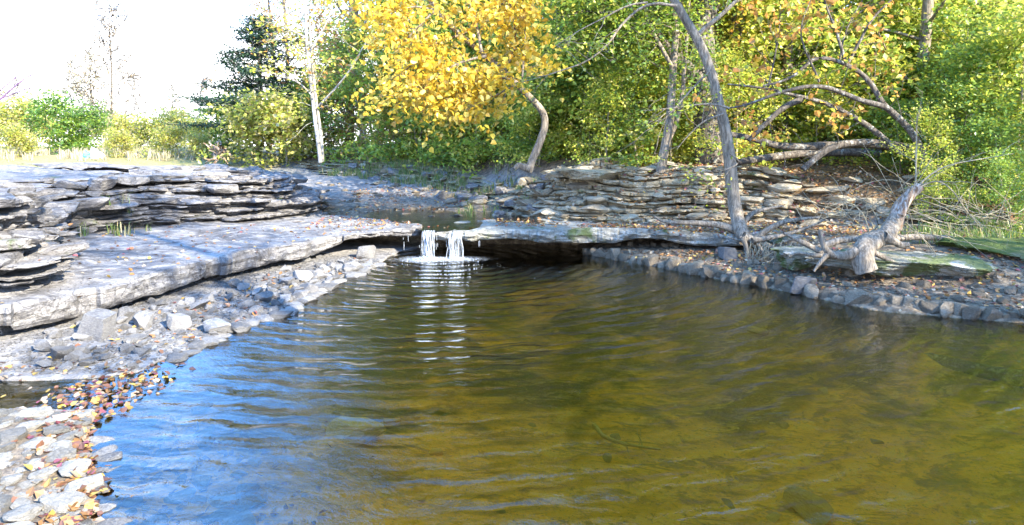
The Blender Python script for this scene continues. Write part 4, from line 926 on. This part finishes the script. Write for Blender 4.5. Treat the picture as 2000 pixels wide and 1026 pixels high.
named_tree('pale_trunked_tree', 'pair of slim pale sycamore trunks rising from the stream bank', 'tree', P(627, 317, 22), T + Lm + tw, 'pale_bark', (clump(r, A[r.uniform(size=len(A)) < .45], 4, 0.2), 0.13, [Y1, G3, OR], [.4, .4, .2], QUAD, QF, r, 0.3))
# dark cedar
r = np.random.default_rng(310); Y = 29.0
b = P(505, 300, Y); tb = [(np.array([(0, 0, -0.2), (0.05, 0, 3), (0, 0.05, 6.0)]), np.array([0.16, 0.1, 0.02]), 8)]; C = []
for i in range(64):
    u = (i + r.uniform()) / 64; z = 0.7 + 5.2 * u; L = 3.3 * (1 - u) ** 0.75 * r.uniform(0.7, 1.15) + 0.25; a = i * 2.4
    q = curve((0, 0, z), (math.cos(a), math.sin(a), 0.05), L, 7, r, 0.08, (0, 0, 0.01)); tb.append((q, taper(8, 0.035, 0.008), 4))
    for j in range(int(6 + 16 * L / 3)):
        c_, dd = interp(q, r.uniform(0.2, 1)); C.append(c_ + r.normal(size=(26, 3)) * np.array((0.22, 0.22, 0.07)))
root = thing('cedar_tree', 'dark green cedar with level sprays against the white sky', 'tree', tuple(b))
obj('trunk', tubes_mesh('trunk', tb, M['dark_bark']), root)
obj('crown', leaf_mesh('crown', np.vstack(C), 0.16, [(0.018, 0.045, 0.028), (0.03, 0.07, 0.03), (0.025, 0.05, 0.045)], r, M['needle'], QUAD * (1, 0.55, 1), QF, droop=0.0, flat=0.7), root)

# ------------------------------------------------------------------ far left: field edge with bare trees and scrub
BT = [make_tree('bare_tree', 401, 10, 0.11, [(0.50, 0.38, 0.25), (0.5, 0.42, 0.3)], None, '', 'tree', 'dark_bark', 0.14, 3, 0.35, nb=34, bl=2.6, up=0.9, tw=9, twl=1.3, tmin=0.03),
      make_tree('bare_tree', 402, 8, 0.08, [(0.55, 0.48, 0.28), (0.5, 0.4, 0.25)], None, '', 'tree', 'dark_bark', 0.14, 3, 0.35, nb=28, bl=1.9, up=1.1, tw=8, twl=1.1, tmin=0.03)]
for k, px, Y, sc, lb in ((0, 215, 46, 1.0, 'tall wispy bare tree standing mid field under the white sky'), (1, 165, 42, 0.8, 'thin bare tree left of the tall wispy one'), (1, 130, 52, 0.9, 'slight bare tree above the dark green field bush'),
                     (1, 330, 60, 0.75, 'low bare tree right of the tall wispy one'), (0, 385, 48, 0.55, 'short bare tree nearest the dark cedar'), (1, 30, 55, 0.75, 'sparse bare tree at the far left edge'), (0, 270, 70, 0.8, 'faint distant bare tree behind the low lime scrub')):
    put(BT[k], (px - 1000) / F * Y, Y, rt.uniform(0, 6.28), sc, lb, 'bare trees across the field')
FB = [make_tree('field_bush', 403, 2.2, 0.04, [(0.33, 0.38, 0.05), (0.46, 0.42, 0.09), (0.44, 0.38, 0.17)], [.4, .35, .25], '', 'bush', 'twig', 0.16, 10, 0.22, nb=18, bl=1.6, tw=5, twl=0.7, crown0=0.03),
      make_tree('field_bush', 404, 3.0, 0.05, [G1, G2, (0.07, 0.17, 0.03)], [.3, .4, .3], '', 'bush', 'twig', 0.17, 11, 0.24, nb=20, bl=1.7, tw=5, twl=0.7, crown0=0.03)]
for k, px, Y, sc, lb in ((0, 20, 38, 1.0, 'straw-yellow scrub at the far left edge'), (0, 70, 44, 1.0, 'yellow scrub left of the dark green bush'), (1, 112, 36, 0.75, 'dark green bush standing out at the left field edge'), (1, 170, 37, 0.6, 'green bush beside the tall wispy tree'),
                     (0, 255, 40, 0.75, 'lime scrub right of the tall wispy tree'), (0, 310, 40, 0.85, 'round lime bush midway to the cedar'), (0, 360, 46, 0.9, 'yellow-green bush before the cedar'), (0, 410, 36, 0.6, 'low yellow bush at the foot of the cedar'), (0, 215, 52, 1.0, 'pale scrub behind the tall wispy tree'),
                     (1, 455, 30, 0.7, 'green bush under the cedar boughs'), (0, 500, 27, 0.9, 'bright lime bush right of the cedar foot'), (0, 560, 26, 0.9, 'bright lime bush left of the pale twin trunks'), (0, -60, 40, 1.2, 'yellow scrub beyond the left edge'), (0, 40, 30, 0.45, 'low straw bush on the rock rim at the far left'), (0, 235, 30, 0.4, 'low straw bush right of the plastic sheet'), (0, 330, 30, 0.5, 'low lime bush on the terrace rim before the cedar'), (0, 390, 29, 0.35, 'tiny lime bush beside the uprooted stump')):
    put(FB[k], (px - 1000) / F * Y, Y, rt.uniform(0, 6.28), sc * 1.35, lb, 'scrub along the field edge')
# dusky twigs reaching in at the left edge
r = np.random.default_rng(320)
Lm = [limb(q, 14, 0.022, 0.006, sides=5) for q in ([(-140, 260), (-60, 215), (0, 195), (40, 178), (75, 165)], [(-120, 240), (0, 190), (30, 162)], [(-120, 200), (-20, 155), (10, 132)], [(40, 145), (55, 128), (70, 113)], [(0, 195), (50, 150), (90, 138)])]
Lm[3] = limb([(-30, 200), (40, 145), (55, 128), (70, 113)], 14, 0.018, 0.005, sides=5)
Tk = limb([(-150, 330), (-145, 260), (-130, 150), (-120, 0), (-110, -200)], 14, 0.12, 0.05)
named_tree('bare_tree', 'dusky bare branches of a tree reaching in from the left edge', 'tree', P(-150, 320, 14), [Tk] + Lm + twigs(r, Lm, 26, 0.5, 0.006, 0.02)[0], 'purple_twig')
# stump root ball and litter by the field
r = np.random.default_rng(321); b = P(430, 300, 26)
ls = [(curve(b + r.normal(size=3) * 0.12, r.normal(size=3) * (1, 1, 0.6), r.uniform(0.3, 0.9), 6, r, 0.25), taper(7, 0.06, 0.015), 6) for i in range(22)]
tag(obj('uprooted_stump', tubes_mesh('uprooted_stump', ls, M['dead_wood'], bumpy=0.3)), 'uprooted stump with splayed roots below the cedar', 'stump')
def rag(name, px, py, Y, w, h, colour, label, seed):
    m, nt = newmat(label[:20]); finish(nt, colour, 0.5); g = np.linspace(-1, 1, 16); gx, gz = np.meshgrid(g, g)
    V = np.stack([gx * w * (1 - 0.3 * gz), 0.25 * fbm(gx * 2, gz * 2, 4, seed) + 0.2 * (gx ** 2), (gz + 1) * h * 0.5 * (1 - 0.4 * gx ** 2) + 0.1 * fbm(gx * 3, gz * 3, 3, seed + 1)], -1).reshape(-1, 3) + P(px, py, Y)
    tag(obj(name, mesh_from(name, V, [grid_faces(16, 16)], m, None, True)), label, 'plastic sheet')
rag('plastic_sheet', 180, 309, 27, 0.28, 0.45, (0.75, 0.74, 0.76), 'crumpled whitish plastic sheet lying in the field grass', 4)
rag('plastic_sheet', 167, 308, 26.8, 0.10, 0.3, (0.12, 0.42, 0.55), 'small turquoise plastic rag beside the whitish sheet', 9)
# driftwood stick by the leafy puddle, sunken branch
o = obj('driftwood_stick', tubes_mesh('driftwood_stick', [(PL([(102, 838, 4.75), (125, 825, 4.8), (155, 808, 4.9)], 4.8) * (1, 1, 0) + (0, 0, 0.05), taper(3, 0.025, 0.018), 7)], M['dead_wood'], bumpy=0.3))
tag(o, 'short weathered stick lying between puddle and flat stones', 'stick')
def wb(px, py, z): Y = (EYE - z) * F / (py - HOR); return np.array(((px - 1000) / F * Y, Y, z))
c_, _ = resample(np.array([wb(1690, 690, -0.42), wb(1780, 695, -0.4), wb(1880, 720, -0.4), wb(1990, 745, -0.42), wb(2100, 760, -0.42)]), n=24)
tag(obj('sunken_log', tubes_mesh('sunken_log', [(c_, taper(24, 0.06, 0.12), 10)], M['dark_bark'], bumpy=0.3)), 'dark sunken log under the water below the right shelf', 'log')
c_, _ = resample(np.array([wb(1160, 830, -0.5), wb(1180, 855, -0.52), wb(1230, 870, -0.53), wb(1290, 878, -0.53)]), n=16)
tag(obj('sunken_branch', tubes_mesh('sunken_branch', [(c_, taper(16, 0.022, 0.008), 7)] + twigs(rt, [(c_, 0)], 4, 0.15, 0.006)[0], M['bed_stone'], bumpy=0.3)), 'small dark forked branch sunk in mid pool', 'branch')

# ------------------------------------------------------------------ fallen leaves and grass (uncountable)
rl_ = np.random.default_rng(500); pts = []
def lay(x, y, bvh=None, lift=0.012, sunk=False):
    z, n = drop(x, y, 1.9 if y < 26 else 6, bvh)
    if z > (-0.02 if not sunk else -0.4): pts.append((x, y, (z if sunk else max(z, 0.0)) + lift))
for i in range(2600):
    y = rl_.uniform(12.4, 19); t = rl_.uniform(); x = -4.0 + t * 4.6 + (y > 15) * -0.5; 
    if fbm(np.array([x * 1.2]), np.array([y * 1.2]), 3, 61)[0] > -0.15: lay(x, y)
for i in range(3000):
    k = rl_.integers(len(rl)); q = rl_.uniform(0.1, 2.0); lay(rl[k, 0] + q * 0.5, rl[k, 1] + q)
for i in range(4200):
    x = rl_.uniform(2.5, 9.5); y = rl_.uniform(10.5, 17); lay(x, y)
for i in range(2600): lay(rl_.uniform(3.2, 7.5), rl_.uniform(11.2, 14.5))
for i in range(1300):
    x = rl_.uniform(-0.3, 5); y = rl_.uniform(12.3, 15.5); lay(x, y)
for i in range(620):
    a = rl_.uniform(0, 1); x = -2.2 - rl_.beta(1, 3.5) * 0.6 - 0.75 * ss(3.5, 4.9, 3.4 + 1.6 * a) + rl_.normal() * 0.06; y = 3.3 + 1.7 * a; lay(x, y)
for i in range(650):
    x = rl_.uniform(-4.9, -2.9); y = rl_.uniform(4.8, 6.0) ; 
    if fbm(np.array([x * 2]), np.array([y * 2]), 3, 66)[0] > 0: lay(x, y)
for i in range(260):
    y = rl_.uniform(6, 10.5); lay(shore_left(y) - rl_.uniform(-0.05, 1.0), y)
for i in range(380):
    x = rl_.uniform(-7, -2); y = rl_.uniform(6.5, 13); lay(x, y)
for i in range(420):
    a = rl_.uniform(0, 1); lay(-2.3 - 0.75 * ss(3.5, 4.9, 3.4 + 1.6 * a) + rl_.beta(1, 2.2) * 1.6, 3.3 + 1.9 * a, sunk=True)
for i in range(420): lay(rl_.uniform(-2.5, 6), rl_.uniform(3.3, 8.5), sunk=True)
for i in range(430):
    x = -3.25 + rl_.normal() * 0.26; y = 5.35 + rl_.normal() * 0.36
    if height(np.array([x]), np.array([y]))[0] < 0 and x < -2.85: pts.append((x, y, 0.012))
pts = np.array(pts)
def litter(name, C, size, pal, wts, label):
    o = obj(name, leaf_mesh(name, C, size, pal, rl_, M['litter'], HEART, HF, droop=0.0, flat=0.76, weights=wts)); tag(o, label, 'fallen leaves', kind='stuff')
near = (pts[:, 1] < 6.3) & (pts[:, 0] < -0.5)
litter('fallen_leaves', pts[near], 0.052, [(0.22, 0.12, 0.05), (0.15, 0.07, 0.04), (0.34, 0.23, 0.06), (0.25, 0.19, 0.13), (0.11, 0.055, 0.04), (0.17, 0.055, 0.07)], [.26, .22, .16, .14, .14, .08], 'brown and ochre leaves gathered round the near left puddle')
litter('fallen_leaves', pts[~near], 0.06, [(0.34, 0.17, 0.06), (0.22, 0.10, 0.05), (0.45, 0.30, 0.08), (0.36, 0.29, 0.21), (0.15, 0.08, 0.05), (0.32, 0.25, 0.16), (0.25, 0.08, 0.08)], [.24, .2, .12, .14, .14, .10, .06], 'orange and tan fallen leaves strewn over stream bed and banks')
gr = []
for i in range(1500):
    px = rl_.uniform(500, 1010); Y = rl_.uniform(17, 23.5); x = (px - 1000) / F * Y
    s_ = -sdist(RP, np.array([x]), np.array([Y]))[0]
    if -0.2 < s_ < 2.2 and fbm(np.array([x]), np.array([Y]), 3, 71)[0] > -0.15: gr.append((x, Y))
for i in range(11):
    x = rl_.uniform(-7.2, -6.4); Y = rl_.uniform(10.8, 12.4); gr.append((x, Y))
for i in range(25): gr.append((rl_.uniform(-1.2, 0.6), rl_.uniform(14.5, 16.5)))
for i in range(420): Y = rl_.uniform(28, 42); gr.append(((rl_.uniform(-60, 520) - 1000) / F * Y, Y))
for i in range(160): gr.append((rl_.uniform(6.2, 9), rl_.uniform(10.2, 11.6)))
Vs, Fs, Cs, off = [], [], [], 0
for x, y in gr:
    z = drop(x, y)[0]; far = y > 26; n = 9
    for k in range(n):
        a = rl_.uniform(0, 6.28); L = rl_.uniform(0.08, 0.28) * (1.9 if far else 1); w = 0.006 * (3 if far else 1.3); bx, by = x + rl_.normal() * 0.05, y + rl_.normal() * 0.05
        d = np.array((math.cos(a), math.sin(a))) * L * rl_.uniform(0.2, 0.8); sd = np.array((-math.sin(a), math.cos(a))) * w
        Vs += [(bx - sd[0], by - sd[1], z - 0.02), (bx + sd[0], by + sd[1], z - 0.02), (bx + d[0] * 0.4 + sd[0] * .7, by + d[1] * 0.4 + sd[1] * .7, z + L * 0.7), (bx + d[0] * 0.4 - sd[0] * .7, by + d[1] * 0.4 - sd[1] * .7, z + L * 0.7), (bx + d[0], by + d[1], z + L * 0.85)]
        Fs.append((off, off + 1, off + 2, off + 3)); off += 5
        c = np.array((0.40, 0.35, 0.22) if far else ((0.13, 0.20, 0.04) if rl_.uniform() < 0.65 else (0.34, 0.28, 0.13))) * rl_.uniform(0.7, 1.2); Cs += [c] * 5
Fs = np.array(Fs); tri = np.column_stack([Fs[:, 3], Fs[:, 2], Fs[:, 2] + 2])
tag(obj('grass', mesh_from('grass', np.array(Vs), [Fs, tri], M['grass'], np.array(Cs))), 'thin grass tufts on the banks and dry field', 'grass', kind='stuff')
